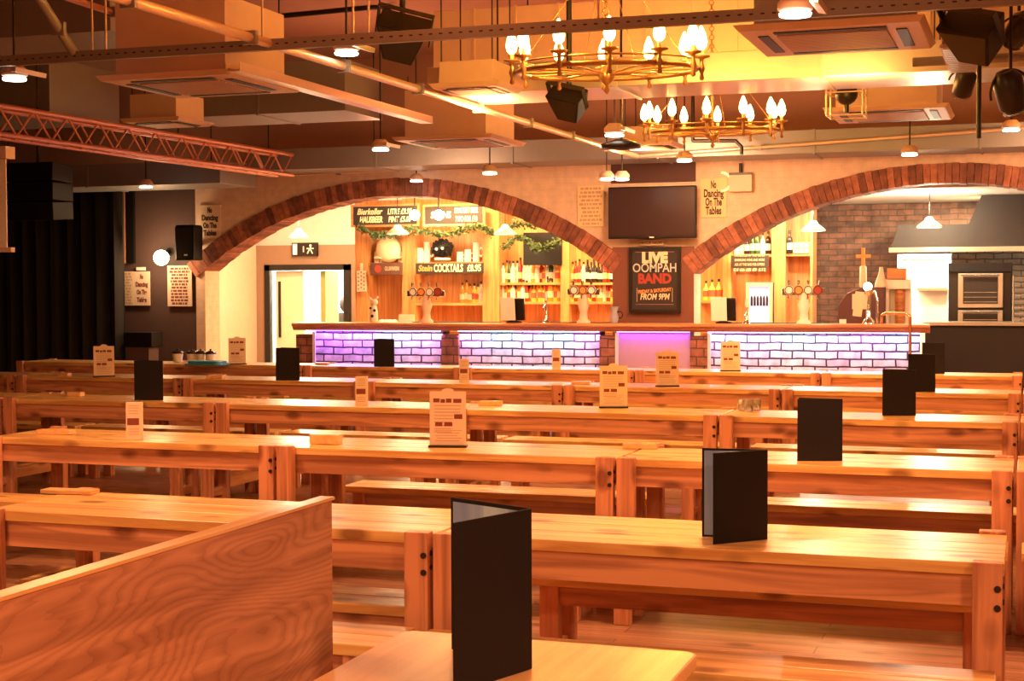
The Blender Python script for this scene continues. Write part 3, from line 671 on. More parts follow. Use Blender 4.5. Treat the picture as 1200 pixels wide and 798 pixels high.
# hanging glasses rack below cocktail board: tumblers, cans
G='pale steins on the shelf beneath the hanging lamp'; fst=None
def stein(lab,G,m='paperw'):
    t=thing('stein',lab,'stein',group=G)
    MB().lathe([(.05,0),(.052,.02),(.047,.15),(.05,.16)]).build('mug_body',m,t); MB().torus((.075,0,.08),.035,.009,14,6,arc=2*PI,rot=(PI/2,0,0)).build('handle',m,t); return t
for i,(px,zz) in enumerate([(440,BZ(450,308)),(446,BZ(450,308)),(468,BZ(450,308))]):
    loc=(BX(px),YB+.08,zz)
    if fst is None: fst=stein('pale stein above the small brown board, leftmost',G,'paper'); fst.location=loc
    else: dup(fst,loc,'pale stein above the small brown board, '+ORD[i])
G='white printed steins on the shelf above the cocktail board'; fst=None
for i,px in enumerate([490,498,537,546,556]):
    loc=(BX(px),YB+.08,z1); 
    if fst is None: fst=stein('white printed stein above the cocktail board, leftmost',G); fst.location=loc; fst.scale=(.95,.95,1.3)
    else: dup(fst,loc,'white printed stein above the cocktail board, '+ORD[i],scale=(.95,.95,[1.3,1.8,.9,1.1,1.7][i]))
# straw hat shaped pale bread dome
t=tag(MB().sph((0,0,.13),.2,16,8,sc=(1,.5,.95)).box((-.2,-.06,0),(.2,.06,.03)).build('straw_hat',mat('straw',(.85,.75,.5),.7),loc=(BX(455),YB+.02,BZ(450,308)+.06)),'big pale rounded straw hat on the left back bar shelf','hat')
# black fluffy toy with white collar
t=thing('fluffy_toy','black fluffy toy with white eyes on the shelf above the cocktail board','toy',(BX(518),YB+.02,z1))
mb=MB(); rnd=random.Random(3); mb.sph((0,0,.19),.13,14,9,sc=(1.25,.7,1))
for k in range(90):
    a=rnd.uniform(0,2*PI); b=rnd.uniform(-.9,PI/2); p=Vector((math.cos(a)*math.cos(b)*.16,math.sin(a)*math.cos(b)*.09,.19+math.sin(b)*.125)); mb.sph(p,.022,6,4)
mb.build('fluffy_body','black',t)
e=MB().sph((-.045,-.115,.18),.022,8,6).sph((.045,-.115,.19),.022,8,6).build('eyes','paperw',t); MB().torus((0,0,.04),.1,.02,18,6).build('collar','paperw',t)
# white figure on the bar, left
def counterY(px): return 17.55
def YB_(px): return 17.0+.48*(px-342)/748+.24
def OB(px,Y=None): return at(px,360,Y or YB_(px)).x
ZC=1.201
t=thing('salt_pig_figure','white standing cow figure at the left end of the bar','figurine',(OB(438),YB_(438),ZC))
MB().lathe([(.04,0),(.055,.03),(.05,.14),(.035,.2),(.02,.22)]).build('body','paperw',t)
MB().sph((.015,-.01,.25),.045,12,8,sc=(1,1,.9)).cyl((.04,-.02,.29),(.07,-.02,.32),.012).cyl((-.02,-.02,.28),(-.045,-.02,.31),.012).build('head','paperw',t)
MB().sph((.03,-.045,.15),.018).sph((-.025,-.045,.18),.015).sph((0,-.05,.08),.02).build('dark_patch','black',t)
# small white jars on the back counter
G='white pots on the back counter left of the beer font'; fst=None
for px in (449,455,459,463):
    loc=(BX(px,19.8),19.75,1.061)
    if fst is None: fst=tag(MB().lathe([(.05,0),(.06,.02),(.055,.1),(.03,.12)]).build('pot','paperw',loc=loc),'small white pot on the back counter, leftmost of four','pot',G)
    else: o=fst.copy(); COL.objects.link(o); o.location=loc; o['label']='small white pot on the back counter, '+{455:'second from left',459:'third from left',463:'rightmost'}[px]
t,w,h=board('printed_card','cream printed card standing left of the tall beer font',468,486,350,366,19.72,m='paper',cat='card'); t.location.z=1.061+h; 
# glass cloth with lattice on post
e=at(425,328,YB-.06); t=thing('wooden_paddle','pale wooden paddle with drilled holes hanging on the left post','paddle',(e.x,YB-.1,e.z))
MB().box((-.075,-.01,-.17),(.075,.01,.13)).box((-.02,-.01,.13),(.02,.01,.24)).build('blade','paper',t,bevel=.006)
mb=MB()
for i in range(3):
    for j in range(5): mb.cyl((-.045+.045*i,-.013,-.13+.055*j+(.02 if i==1 else 0)),(-.045+.045*i,-.0105,-.13+.055*j+(.02 if i==1 else 0)),.012,seg=8)
mb.build('hole','redl',t)
# beer fonts
def beer_font(lab,px,py0,n,Y=0,body='paper',w=.055,bx_=.11):
    Y=YB_(px)
    t=thing('beer_font',lab,'beer font',(OB(px,Y),Y,ZC)); H=at(px,py0,Y).z-ZC
    MB().lathe([(w*1.5,0),(w*1.5,.02),(w*.9,.05),(w*.8,H*.35),(w*1.25,H*.6),(w*.9,H*.8),(w*.6,H)],seg=16).build('column',body,t)
    MB().box((-.03-bx_/2*n,-.03,H-.03),(.03+bx_/2*n,.03,H+.05)).build('tap_bar','chrome',t,bevel=.01)
    for i in range(n):
        x=(i-(n-1)/2)*bx_
        b=MB().cyl((x,-.045,H+.03),(x,-.031,H+.03),.055,seg=18).build('round_badge',['paperw','orangel','paperw','redl'][i%4],t)
        MB().torus((x,-.046,H+.03),.045,.006,16,5,rot=(PI/2,0,0)).build('badge_ring','inkd',b)
        MB().cyl((x,-.05,H-.02),(x,-.1,H-.07),.01).cyl((x,-.06,H+.09),(x,-.05,H+.14),.012,.02).build('tap','chrome',t)
    return t
beer_font('cream beer font with round badges beneath the cocktail board',500,345,4)
beer_font('cream beer font with round badges in front of the bottles near the pillar',684,343,3)
beer_font('wide pale beer font with badges beneath the right arch',942,343,4,body='paperw')
def tap(lab,px,py,Y=0):
    Y=YB_(px)
    t=thing('beer_tap',lab,'beer tap',(OB(px,Y),Y,ZC)); H=at(px,py,Y).z-ZC
    MB().lathe([(.05,0),(.04,.02),(.014,.05),(.014,H-.03),(.025,H)]).build('column','chrome',t)
    MB().cyl((0,-.01,H-.05),(0,-.11,H-.09),.01).cyl((0,-.11,H-.09),(0,-.11,H-.13),.009).build('spout','chrome',t)
    MB().lathe([(.01,H+.001),(.018,H+.04),(.014,H+.1)]).build('handle','paperw',t); return t
tap('slim chrome tap in front of the bottles beneath the left arch',640,352); tap('small chrome tap beside the paper notice beneath the right arch',875,360)
t=thing('swan_neck_tap','big chrome swan neck tap with white globe top at the right of the bar','beer tap',(OB(1018),YB_(1018),ZC))
H=at(1018,335,YB_(1018)).z-ZC
MB().lathe([(.08,0),(.07,.03),(.03,.08),(.028,H*.7),(.05,H*.9)]).build('column','chrome',t)
MB().tube([(.02,0,H*.8),(.07,0,H*.85),(.1,-.02,H*.6),(.1,-.03,H*.15),(.11,-.03,.001)],.015).build('swan_neck','chrome',t)
MB().sph((-.01,-.02,H*.98),.05).build('globe','globe',t)
MB().box((-.16,-.05,H*.2),(-.06,-.03,H*.85),rot=(0,.12,0)).build('badge_shield','paper',t)
# tills seen from behind, with paper notices
def till(lab,px,Y=0,side=1):
    Y=YB_(px)
    a=at(px,372,Y); t=thing('till',lab,'till',(a.x,Y,ZC)); 
    MB().box((-.13,.0,.03),(.15,.05,.30),rot=(.15,0,0)).build('screen_back','black',t,bevel=.01)
    MB().lathe([(.1,0),(.1,.015),(.03,.03),(.03,.1)],c=(0,.07,0)).build('foot','black',t)
    MB().box((-.13,-.05,.03),(.055,-.045,.31),rot=(.15,0,0)).build('paper_notice','paperw',t); return t
till('black till with white paper notice beneath the left arch',600); till('black till with cream paper notice right of the pillar',847)
# jug with dark pattern at pillar foot
t=thing('jug','small patterned blue and white jug at the foot of the pillar','jug',(OB(720),YB_(720),ZC)); MB().lathe([(.04,0),(.055,.06),(.035,.14),(.06,.2)],seg=14).build('jug_body',mat('jug_glaze',(.35,.38,.5),.2),t); MB().torus((.06,0,.1),.04,.008,14,6,rot=(PI/2,0,0)).build('handle','blackm',t)
# bar runner mats
G='black rubber bar mats on the bar top'; fst=None
for px,lab in [(530,'black bar mat on the bar beneath the cocktail board'),(668,'black bar mat on the bar in front of the bottles'),(905,'black bar mat on the bar beneath the right arch')]:
    p=at(px,373,YB_(px))
    if fst is None: fst=tag(MB().box((-.55,-.05,0),(.55,.15,.008)).build('bar_mat','black',loc=(p.x,p.y+.1,ZC)),lab,'mat',G); fst.rotation_euler=(0,0,ang)
    else: o=fst.copy(); COL.objects.link(o); o.location=(p.x,p.y+.1,ZC); o['label']=lab
# lit drinks fridge
e=at(890,348,19.55); t=thing('glass_fridge','small drinks cooler with pale frame beneath the right price board','fridge',(e.x,19.55,1.061)); hh=BZ(890,331,19.55)-1.061
MB().box((-.17,.01,0),(.17,.12,hh)).build('cabinet','black',t)
MB().box((-.17,-.02,0),(-.13,.009,hh)).box((.13,-.02,0),(.17,.009,hh)).box((-.13,-.02,hh-.05),(.13,.009,hh)).box((-.13,-.02,0),(.13,.009,.04)).build('door_frame','paper',t)
MB().box((-.129,-.005,.041),(.129,.005,hh-.051)).build('lit_pane',mat('fridge_glow',(.5,.6,.9),.2,emit=(.55,.6,.95),es=.7),t)
mb=MB()
for i in range(6): mb.lathe([(.014,.0),(.014,.1),(.006,.13)],c=(-.1+.04*i,-.01,hh*.52),seg=8)
mb.build('bottle_row','blackm',t)
# white globe lights on bar under right arch
G='white globe lamps on the bar beneath the right arch'
for k,px in enumerate((869,877)):
    pass
# pendant lamps with shades
def pendant(lab,px,py,Y,ztop=3.34):
    if px>900: ztop=2.775
    p=at(px,py,Y); t=thing('pendant_lamp',lab,'lamp',(p.x,Y,p.z),group='pendant lamps hanging over the bar')
    MB().lathe([(.145,-.02),(.14,.0),(.06,.06),(.035,.1),(.03,.1),(.05,.055),(.13,-.005),(.14,-.02)],seg=20).build('lamp_shade',mat('translucent_shade',(.8,.5,.35),.3),t)
    MB().sph((0,0,.02),.045).build('bulb','halo',t); MB().cyl((0,0,.1),(0,0,ztop-p.z),.006,seg=6).build('cable','black',t)
    MB().torus((0,0,-.02),.145,.01,20,6).build('rim','paper',t)
    point('pendant_bulb_light',(p.x,Y,p.z-.06),(60 if px<400 else 24),(1,.72,.38),.06)
    point('pendant_upward_light',(p.x,Y,p.z+.22),(160 if px<400 else 110 if px>900 else 10),(1,.84,.58),.05)
for a in [('hanging lamp in front of the bierkeller board',466,272,19.2),('hanging lamp left of the dark screen beneath the left arch',592,272,19.2),('hanging lamp with dark shade near the exit sign',350,276,20.5),
          ('hanging lamp at the left edge of the right arch opening',953,268,19.2),('hanging lamp in front of the kitchen hood',1089,264,19.2)]: pendant(*a)
for k,(px,py) in enumerate([(486,252),(514,252)]):
    p=at(px,py,19.35); t=thing('spot_lamp',['bright bare lamp between the two chalk boards, left one','bright bare lamp washing out the right chalk board'][k],'lamp',(p.x,19.35,p.z)); MB().sph((0,0,0),.07).build('bulb','halo',t); MB().cyl((0,0,.07),(0,0,3.34-p.z),.012).build('stem','blackm',t)
    point('bar_spot_light',(p.x,19.3,p.z-.02),26,(1,.78,.42),.08)
# garland of leaves
def garland(lab,pts,n,Y,grp):
    mb=MB(); rnd=random.Random(5)
    P=[at(x,y,Y) for x,y in pts]
    for a,b in zip(P,P[1:]): mb.cyl(a,b,.012,seg=5)
    for k in range(n):
        i=rnd.randrange(len(P)-1); u=rnd.random(); c=P[i].lerp(P[i+1],u)+Vector((rnd.gauss(0,.022),rnd.gauss(0,.022),rnd.gauss(0,.028)))
        a=Vector((rnd.uniform(-1,1),rnd.uniform(-1,1),rnd.uniform(-1,1))).normalized(); b=a.orthogonal()
        l=rnd.uniform(.018,.036); mb.add([c-a*l,c+b*l*.4,c+a*l,c-b*l*.4],[(0,1,2,3)]); 
    return tag(mb.build('garland','green'),lab,'garland')
garland('dark leafy garland draped along the back bar under the chalk boards',[(420,266),(440,276),(462,274),(482,268),(510,274),(530,274),(550,266),(568,266),(578,274)],800,19.7,None)
garland('pale leafy garland looped beside the dark screen',[(590,290),(604,278),(618,280),(628,292),(645,288),(657,282)],420,19.6,None)
garland('short leafy tip of garland above the screen corner',[(600,264),(618,262),(634,266)],160,19.45,None)
# ------------------------------------------------- kitchen
YK=21.4
hx0=at(1043,290,19.9).x
t=thing('extractor_hood','wide dark steel extractor hood above the kitchen pass','extractor hood',(hx0,20,0))
zb=at(1120,289,19.9).z; zt_=at(1160,232,19.9).z
hx=lambda px,py: (at(px,py,19.9).x-hx0,at(px,py,19.9).z)
zb2=hx(1045,291)[1]; zm=hx(1135,262)[1]; zt3=2.775
MB().prism([(0,zb2),(4.2,zb2),(4.2,zt3),(hx(1150,230)[0],zt3),(hx(1135,262)[0],zm),(hx(1052,262)[0],zm)],0,1.35).build('canopy','hood',t)
MB().box((-.02,-.03,zb2-.05),(4.2,-.001,zb2+.01)).build('lower_lip','steel',t)
# cream tiled splash behind oven
t=thing('cream_brick_splashback','cream brick splashback behind the oven','wall',(at(1113,330,21.3).x,21.42,0)); MB().box((0,0,1.0),(4,.06,2.15)).build('splashback','whitebrick',t)
# white pass-through
a=at(1050,372,20.3);b=at(1114,297,20.3)
t=thing('service_pass','brightly lit white serving pass with a brown shelf','serving hatch',(a.x,20.6,0)); w=b.x-a.x
MB().box((0,.1,0),(w,.14,b.z)).build('white_back',mat('white_enamel',(.95,.93,.85),.4),t)
MB().box((0,-.1,1.0),(.05,.099,b.z)).box((w-.05,-.1,1.0),(w,.099,b.z)).box((.05,-.1,b.z-.06),(w-.05,.099,b.z)).build('white_frame',M['white_enamel'] if 'white_enamel' in M else 'paperw',t)
zz=at(1080,337,20.3).z; MB().box((.25,-.15,zz-.04),(w-.051,.098,zz)).build('heated_shelf','barwood',t)
area('pass_strip_lamp',(a.x+w/2,20.3,b.z-.02),w*.8,26,(1,.95,.8),(math.radians(25),0,0),.1)
# oven
a=at(1107,374,19.9);b=at(1181,309,19.9)
t=thing('kitchen_oven','steel convection oven with glass doors on the serving counter','oven',(a.x+.05,19.7,0)); w=b.x-a.x; z0=1.0; z1_=b.z
MB().box((0,0,.0),(w,.7,z0)).build('stand','blackm',t)
MB().box((0,.05,z0+.001),(w,.7,z1_)).build('housing','blackm',t,bevel=.01)
MB().box((0,.0,z1_-.1),(w,.05,z1_+.01)).build('top_panel','black',t)
for k,(u,v) in enumerate([(z0+.02,z0+.33),(z0+.36,z1_-.12)]):
    d=MB().box((.12,-.01,u),(w-.1,.049,v)).build('oven_door','steel',t,bevel=.006)
    MB().box((.18,-.016,u+.05),(w-.16,-.0105,v-.04)).build('glass_pane',mat('oven_glass',(.05,.04,.035),.08),d)
    MB().cyl((.16,-.05,v-.02),(w-.14,-.05,v-.02),.012).build('handle','chrome',d)
    mb=MB()
    for q in range(3): mb.box((.19,-.019,u+.07+.06*q),(w-.17,-.0165,u+.076+.06*q))
    mb.build('rack','steel',d)
# stacked racks right
t=thing('plate_rack','pale wire plate rack right of the oven','rack',(b.x+.08,19.9,1.201)); 
mb=MB()
for x in (0,.35):
    for y in (0,.25): mb.cyl((x,y,0),(x,y,.55),.01,seg=6)
for k in range(8):
    for y in (0,.25): mb.cyl((0,y,.03+.07*k),(.35,y,.03+.07*k),.006,seg=6)
mb.build('wire_frame','steel',t); t.location.y=19.0
# POS terminal black box w/ green notice
e=at(1005,370,18.0); t=thing('black_cabinet','dark till cabinet with a small green framed notice at the right of the bar','till',(e.x,18.35,1.0))
e2=at(978,370,18.35).x-e.x; 
MB().prism([(-.27,0),(.27,0),(.27,.62),(.02,.62),(-.16,.55),(-.27,.4)],0,.3).build('housing',mat('maroon_plastic',(.09,.025,.03),.5),t,bevel=.005)
MB().box((-.1,-.012,.36),(.08,-.001,.54)).build('notice_frame','paper',t); MB().box((-.06,-.016,.41),(.03,-.0125,.49)).build('green_notice',mat('green_screen',(.12,.22,.06),.5),t)
MB().box((-.25,-.008,.18),(-.17,-.001,.24)).build('small_label','paperw',t)
# coffee machine
e=at(1052,372,18.6); t=thing('coffee_machine','white coffee machine with dark spout at the right end of the bar','coffee machine',(e.x,18.55,1.06)); hh=at(1052,327,18.6).z-1.06
MB().box((-.14,0,0),(.14,.3,.08)).box((-.14,0,hh-.12),(.14,.3,hh)).box((-.14,.2,.08),(.14,.3,hh-.12)).box((-.14,0,.08),(-.1,.2,hh-.12)).build('housing','paperw',t,bevel=.01)
MB().cyl((.02,.1,.12),(.02,.1,hh-.121),.06,seg=14).build('glass_jug','barwood',t)
MB().box((-.12,-.03,hh+.001),(.1,.27,hh+.13)).build('wooden_crate','barwood',t)
# statue with cross shape
e=at(1012,330,18.5); t=thing('carved_tap_handle','tall wooden tap handle shaped like a cross above the till cabinet','tap handle',(e.x,18.3,1.62)); e3=at(1012,290,18.3).z
MB().box((-.02,-.02,.25),(.02,.02,e3-1.62)).box((-.085,-.015,e3-1.62-.12),(.085,.015,e3-1.62-.08)).build('cross','orangel',t); MB().lathe([(.035,.0),(.045,.02),(.04,.24),(.02,.26)],seg=12).build('candle_base','paper',t); t.location=(e.x,18.45,1.621)
t=thing('bottle_opener_stand','pale cone shaped ornament above the till cabinet','ornament',(at(1035,330,18.5).x-.02,18.45,1.621)); MB().lathe([(.08,0),(.07,.05),(.03,.16),(.02,.24)],seg=12).build('cone','paper',t)
# ------------------------------------------------- pillar things
a=at(713,280,17.75); b=at(816,217,17.75); t=thing('wall_television','large black wall television above the bar pillar','television',((a.x+b.x)/2,17.78,(a.z+b.z)/2)); w=(b.x-a.x)/2; h=(b.z-a.z)/2
MB().box((-w,-.04,-h),(w,.02,h)).build('housing','black',t,bevel=.01); MB().box((-w+.02,-.044,-h+.03),(w-.02,-.0405,h-.02)).build('screen',mat('off_screen',(.045,.022,.02),.25),t); MB().box((-.2,.021,-.15),(.2,.19,.15)).build('wall_bracket','blackm',t)
MB().box((-.03,-.047,-h+.005),(.03,-.041,-h+.02)).build('logo_plate','paperw',t)
a=at(737,366,17.9); b=at(797,289,17.9); t=thing('poster','dark framed poster reading Live Oompah Band From 9pm','poster',((a.x+b.x)/2,17.93,(a.z+b.z)/2)); w=(b.x-a.x)/2; h=(b.z-a.z)/2
MB().box((-w+.03,-.015,-h+.03),(w-.03,.02,h-.03)).build('sheet','chalk',t)
MB().box((-w,-.03,-h),(-w+.035,.03,h)).box((w-.035,-.03,-h),(w,.03,h)).box((-w+.035,-.03,h-.035),(w-.035,.03,h)).box((-w+.035,-.03,-h),(w-.035,.03,-h+.035)).build('frame','blackm',t)
ty=-.018
text('lettering','LIVE',.17,(0,ty,h*.66),'cream',t,bold=.012,ext=.001,sx=1.0)
text('lettering','OOMPAH',.15,(0,ty,h*.35),'greyl',t,bold=.002,ext=.001,sx=.85)
text('lettering','BAND',.16,(0,ty,h*.02),'redl',t,bold=.008,ext=.001,fit=w*1.3)
text('lettering','FRIDAY & SATURDAY',.058,(0,ty,-h*.34),'orangel',t,bold=.002,ext=.001,rot=(PI/2,-.08,0),fit=w*1.3)
text('lettering','FROM 9PM',.105,(0,ty,-h*.53),'cream',t,bold=.002,ext=.001,fit=w*1.15,shear=.2)
MB().box((-w*.75,ty,-h*.76),(w*.75,ty+.002,-h*.75)).box((-w*.75,ty,h*.84),(w*.75,ty+.002,h*.85)).build('rule',mat('pink_rule',(.5,.2,.25),.6),t)
MB().box((-w*.7,ty,-h*.68),(-w*.68,ty+.002,-h*.25)).box((w*.68,ty,-h*.68),(w*.7,ty+.002,-h*.25)).build('border','inkl',t)
t,w,h=board('paper_notice','small cream notice strip between television and poster',751,777,281,288,17.95,m='paper',d=.01); text('lettering','BOOK NOW',.045,(0,-.013,0),'inkd',t,ext=.001)
# painted wall signs
def gothic(lab,x0,x1,y0,y1,Y,lines,size,m='inkd',panel='paper'):
    t,w,h=board('wall_sign',lab,x0,x1,y0,y1,Y,m=panel,d=.012)
    n=len(lines); W9={'No':.4,'Dancing':1.5,'On The':1.25,'Tables':1.2}
    for i,l in enumerate(lines):
        text('lettering',l,size,(0,-.0145,h*.86-(2*h*.9)*(i+.4)/n),m,t,bold=.0045,ext=.001,fit=w*W9[l])
    return t
NP=mat('faint_notice_board',(.86,.66,.36),.8); M['np']=NP
gothic('cream sign reading No Dancing On The Tables right of the television',821,852,209,255,17.99,['No','Dancing','On The','Tables'],.13,panel='np')
gothic('faded sign reading No Dancing On The Tables on the wall above the speaker',234,259,240,280,17.99,['No','Dancing','On The','Tables'],.10,panel='white')
def rules(lab,x0,x1,y0,y1,Y,n,panel,ink):
    t,w,h=board('wall_sign',lab,x0,x1,y0,y1,Y,m=panel,d=.012)
    mb=MB(); rnd=random.Random(n)
    for i in range(n):
        z=h*.85-(2*h*.88)*i/(n-1)*.97; x=-w*.82
        ww=w*rnd.uniform(.6,.86)
        x=-ww
        while x<ww:
            l=rnd.uniform(.02,.07); mb.box((x,-.0145,z-.014),(min(x+l,ww),-.0125,z+.014)); x+=l+.012
    mb.build('small_print',ink,t)
rules('faint house rules painted on the wall left of the television',677,708,217,266,17.99,10,'np','inkl')
rules('left half of the paired cream notices beside the drapes',138,157,318,358,17.98,11,'paper','inkl')
gothic('cream notice reading No Dancing On The Tables beside the drapes',157.5,176,318,358,17.98,['No','Dancing','On The','Tables'],.085,m='ink')
rules('large cream house rules notice below the wall speaker',197,225,311,359,17.98,12,'paper','ink')
t,w,h=board('paper_notice','tiny cream label above the paired notices',160,171,313,317,17.97,m='paperw',d=.01)
# globe wall lamp, wall speaker
e=at(189,302,17.8); t=thing('globe_lamp','glowing round globe lamp on the dark alcove wall','lamp',(e.x,17.8,e.z)); MB().sph((0,0,0),.105,18,12).build('glass_globe','globe',t); MB().cyl((0,.09,.05),(0,.215,.08),.03).cyl((0,.21,.08),(0,.219,.08),.06).build('wall_bracket','blackm',t)
point('globe_lamp_light',(e.x,17.62,e.z),34,(1,.6,.28),.1)
e=at(223,285,17.75); t=thing('wall_speaker','black loudspeaker bracketed to the wall left of the arch','speaker',(e.x,17.75,e.z)); MB().prism([(-.14,-.23),(.14,-.23),(.15,.2),(.13,.24),(-.13,.24),(-.15,.2)],-.15,.08).build('cabinet','black',t,bevel=.015); MB().box((-.12,-.156,-.2),(.12,-.151,.2)).build('grille','blackm',t); MB().box((-.03,.081,-.03),(.03,.26,.03)).build('bracket','blackm',t); MB().box((-.0,-.16,-.17),(.05,-.157,-.15)).build('badge','paperw',t)
# window pane in side door left
t,w,h=board('lit_pane','narrow pale lit glass pane at the left foot of the arch',230,244,334,359,18.3,m=mat('lit_pane',(.9,.85,.6),.4,emit=(1,.8,.45),es=.7),cat='window'); 
struct(MB().box((at(244.5,350,18.6).x,18.62,0),(at(247,350,18.6).x,18.7,1.95)),'trim_5','blackm')
struct(MB().box((-12.4,18.72,0),(at(244.5,350,18.75).x,18.8,3.3)),'wall_lobby','brown')
# light box / speaker right of sign
t,w,h=board('emergency_light','white emergency light box on the wall right of the no dancing sign',855,882,205,225,17.95,m='paper',cat='lamp',d=.06); MB().box((-w,-.055,h+.001),(w,-.02,h+.03)).cyl((0,-.03,h+.03),(0,-.03,h+.14),.02).build('clip','blackm',t)
e=at(845,213,17.9); t=tag(MB().torus((0,0,0),.11,.012,20,6,arc=PI,rot=(PI/2,PI/2,0)).build('lamp_arc',mat('lit_yellow_arc',(1,.8,.3),.4,emit=(1,.8,.25),es=2),loc=(e.x,17.93,e.z)),'glowing curved yellow rim beside the no dancing sign','lamp')
# ---------------------------------------------------------------- CEILING THINGS
def ductx(name,lab,x0,x1,y0,y1,z0,z1,m,seam=1.2,cat='duct'):
    t=thing(name,lab,cat,((x0+x1)/2,(y0+y1)/2,z0)); w=(x1-x0)/2; d=(y1-y0)/2; h=z1-z0
    MB().box((-w,-d,0),(w,d,h)).build('duct_body',m,t,bevel=.006)
    k=int(2*w/seam)
    for x in (-w*.8,w*.8): MB().cyl((x,0,h),(x,0,CEIL-z0),.008,seg=6).build('hanger_rod','blackm',t)
    for i in range(1,k):
        x=-w+2*w*i/k; MB().box((x-.012,-d-.012,-.012),(x+.012,d+.012,h+.005)).build('flange',m,t)
    return t
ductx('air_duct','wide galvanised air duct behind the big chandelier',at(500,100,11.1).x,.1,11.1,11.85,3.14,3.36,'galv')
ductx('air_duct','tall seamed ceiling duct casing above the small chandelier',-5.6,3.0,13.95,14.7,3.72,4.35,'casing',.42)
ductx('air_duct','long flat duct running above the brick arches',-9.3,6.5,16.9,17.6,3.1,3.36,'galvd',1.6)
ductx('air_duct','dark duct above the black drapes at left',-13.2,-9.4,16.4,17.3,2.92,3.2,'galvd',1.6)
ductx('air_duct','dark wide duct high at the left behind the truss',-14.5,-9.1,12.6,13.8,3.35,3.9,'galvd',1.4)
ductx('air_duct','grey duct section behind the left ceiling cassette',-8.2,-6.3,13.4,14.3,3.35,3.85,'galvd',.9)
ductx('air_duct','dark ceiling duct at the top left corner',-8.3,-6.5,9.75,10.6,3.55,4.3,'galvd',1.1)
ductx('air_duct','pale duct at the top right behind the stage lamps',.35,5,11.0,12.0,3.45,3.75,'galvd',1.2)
def cassette(lab,cx,cy,z=3.05,s=1,bh=.55,rt=None,body='casing'):
    t=thing('air_conditioner','','air conditioner',(cx,cy,z),group='ceiling cassette air conditioners'); t['label']=lab
    a=.5*s
    mb=MB(); mb.add([(-a,-a,.0),(a,-a,0),(a,a,0),(-a,a,0),(-a-.03,-a-.03,.035),(a+.03,-a-.03,.035),(a+.03,a+.03,.035),(-a-.03,a+.03,.035)],[(0,3,2,1),(4,5,6,7),(0,1,5,4),(1,2,6,5),(2,3,7,6),(3,0,4,7)]); mb.build('fascia','casing',t,bevel=.004)
    b=a*.84; mb=MB()
    for (x0,y0,x1,y1) in ((-b*.75,-b,b*.75,-b+.06),(-b*.75,b-.06,b*.75,b),(-b,-b*.75,-b+.06,b*.75),(b-.06,-b*.75,b,b*.75)): mb.box((x0,y0,-.006),(x1,y1,-.0005))
    mb.build('air_slot','black',t)
    mb=MB(); c=a*.62
    mb.box((-c,-c,-.004),(c,c,-.0005)); g=MB()
    for k in range(14): g.box((-c,-c+2*c*k/14,-.012),(c,-c+2*c*k/14+.02,-.0045))
    mb.build('intake','galvd',t); g.build('grille','casing',t)
    MB().box((-a*.85,-a*.85,.036),(a*.85,a*.85,bh)).build('housing',body,t)
    for x in (-a*.8,a*.8):
        for y in (-a*.8,a*.8): MB().cyl((x,y,bh),(x,y,(rt or CEIL)-z),.006,seg=6).build('hanger_rod','blackm',t)
    return t
cassette('large ceiling cassette at left with grey and orange lit housing',-5.55,9.45)
cassette('large ceiling cassette at upper right beside the chandelier',-1.07,8.95,s=.98,bh=.3,body='galvd')
cassette('ceiling cassette in the middle distance above the left arch',-5.45,14.3,3.08,1.0,.5,3.72)
cassette('far ceiling cassette above the right arch',-1.15,13.3,3.08,.96,.42)
cassette('small ceiling cassette left of the big one',-7.35,11.9,3.1,.55,.25)
cassette('small ceiling cassette at centre beside the conduit',-3.95,10.7,3.1,.5,.2)
cassette('small ceiling cassette above the television',-3.75,15.4,3.08,.55,.2)
# strut channel with slots
t=thing('strut_channel','long perforated grey strut channel slung across the hall ceiling','strut',(-2.8,8.2,3.06))
mb=MB().box((-6.5,-.02,0),(3.6,.02,.005)).box((-6.5,-.021,.0),(3.6,-.016,.065)).box((-6.5,.016,0),(3.6,.021,.065))
for k in range(160): mb.box((-6.4+.062*k,-.0225,.03),(-6.4+.062*k+.022,-.0211,.038),1)
mb.build('channel',['galvd','bolt'],t)
G='thin hanger rods'; fst=None
for k,x in enumerate((-8.9,-7.4,-6.9,-5.6,-5.5,-4.4,-3.8,-3.7,-2.3,-1.2,.2)):
    lab='threaded rod hanging the strut channel, leftmost'
    if fst is None: fst=tag(MB().cyl((0,0,0),(0,0,CEIL-3.07),.007,seg=6).build('hanger_rod','conduit',loc=(x,8.2,3.07)),lab,'rod','rods hanging the strut channel')
    else: o=fst.copy(); COL.objects.link(o); o.location=(x,8.2,3.07)
    if k: o['label']='threaded rod hanging the strut channel, '+['','second','third','fourth','fifth','sixth','seventh','eighth','ninth','tenth','last'][k]+' from the left'
# conduits running away from the viewer
def pipe(name,lab,pts,r,m,cat='pipe',clips=True):
    t=thing(name,lab,cat,pts[0]); P=[Vector(p)-Vector(pts[0]) for p in pts]; MB().tube(P,r).build('tube',m,t)
    if clips:
        d=P[-1]-P[0]; n=max(2,int(d.length/1.2)); mb=MB()
        for i in range(1,n): q=P[0].lerp(P[-1],i/n); MB().cbox(q,(.03+r*2,.03,.02+r*2)).build('clip','galvd',t) if len(pts)==2 else None
    return t
pipe('conduit_pipe','long orange lit conduit running diagonally across the ceiling',[(-4.4,5.5,3.1),(-4.2,16.6,3.1)],.03,'conduit')
t=thing('cable_tray','bright edged cable tray running back from the left ceiling cassette','cable tray',(-5.0,8.9,3.06)); MB().box((-.05,0,0),(.05,3.4,.01)).box((-.055,0,0),(-.05,3.4,.06)).box((.05,0,0),(.055,3.4,.06)).build('tray_channel','conduit',t)
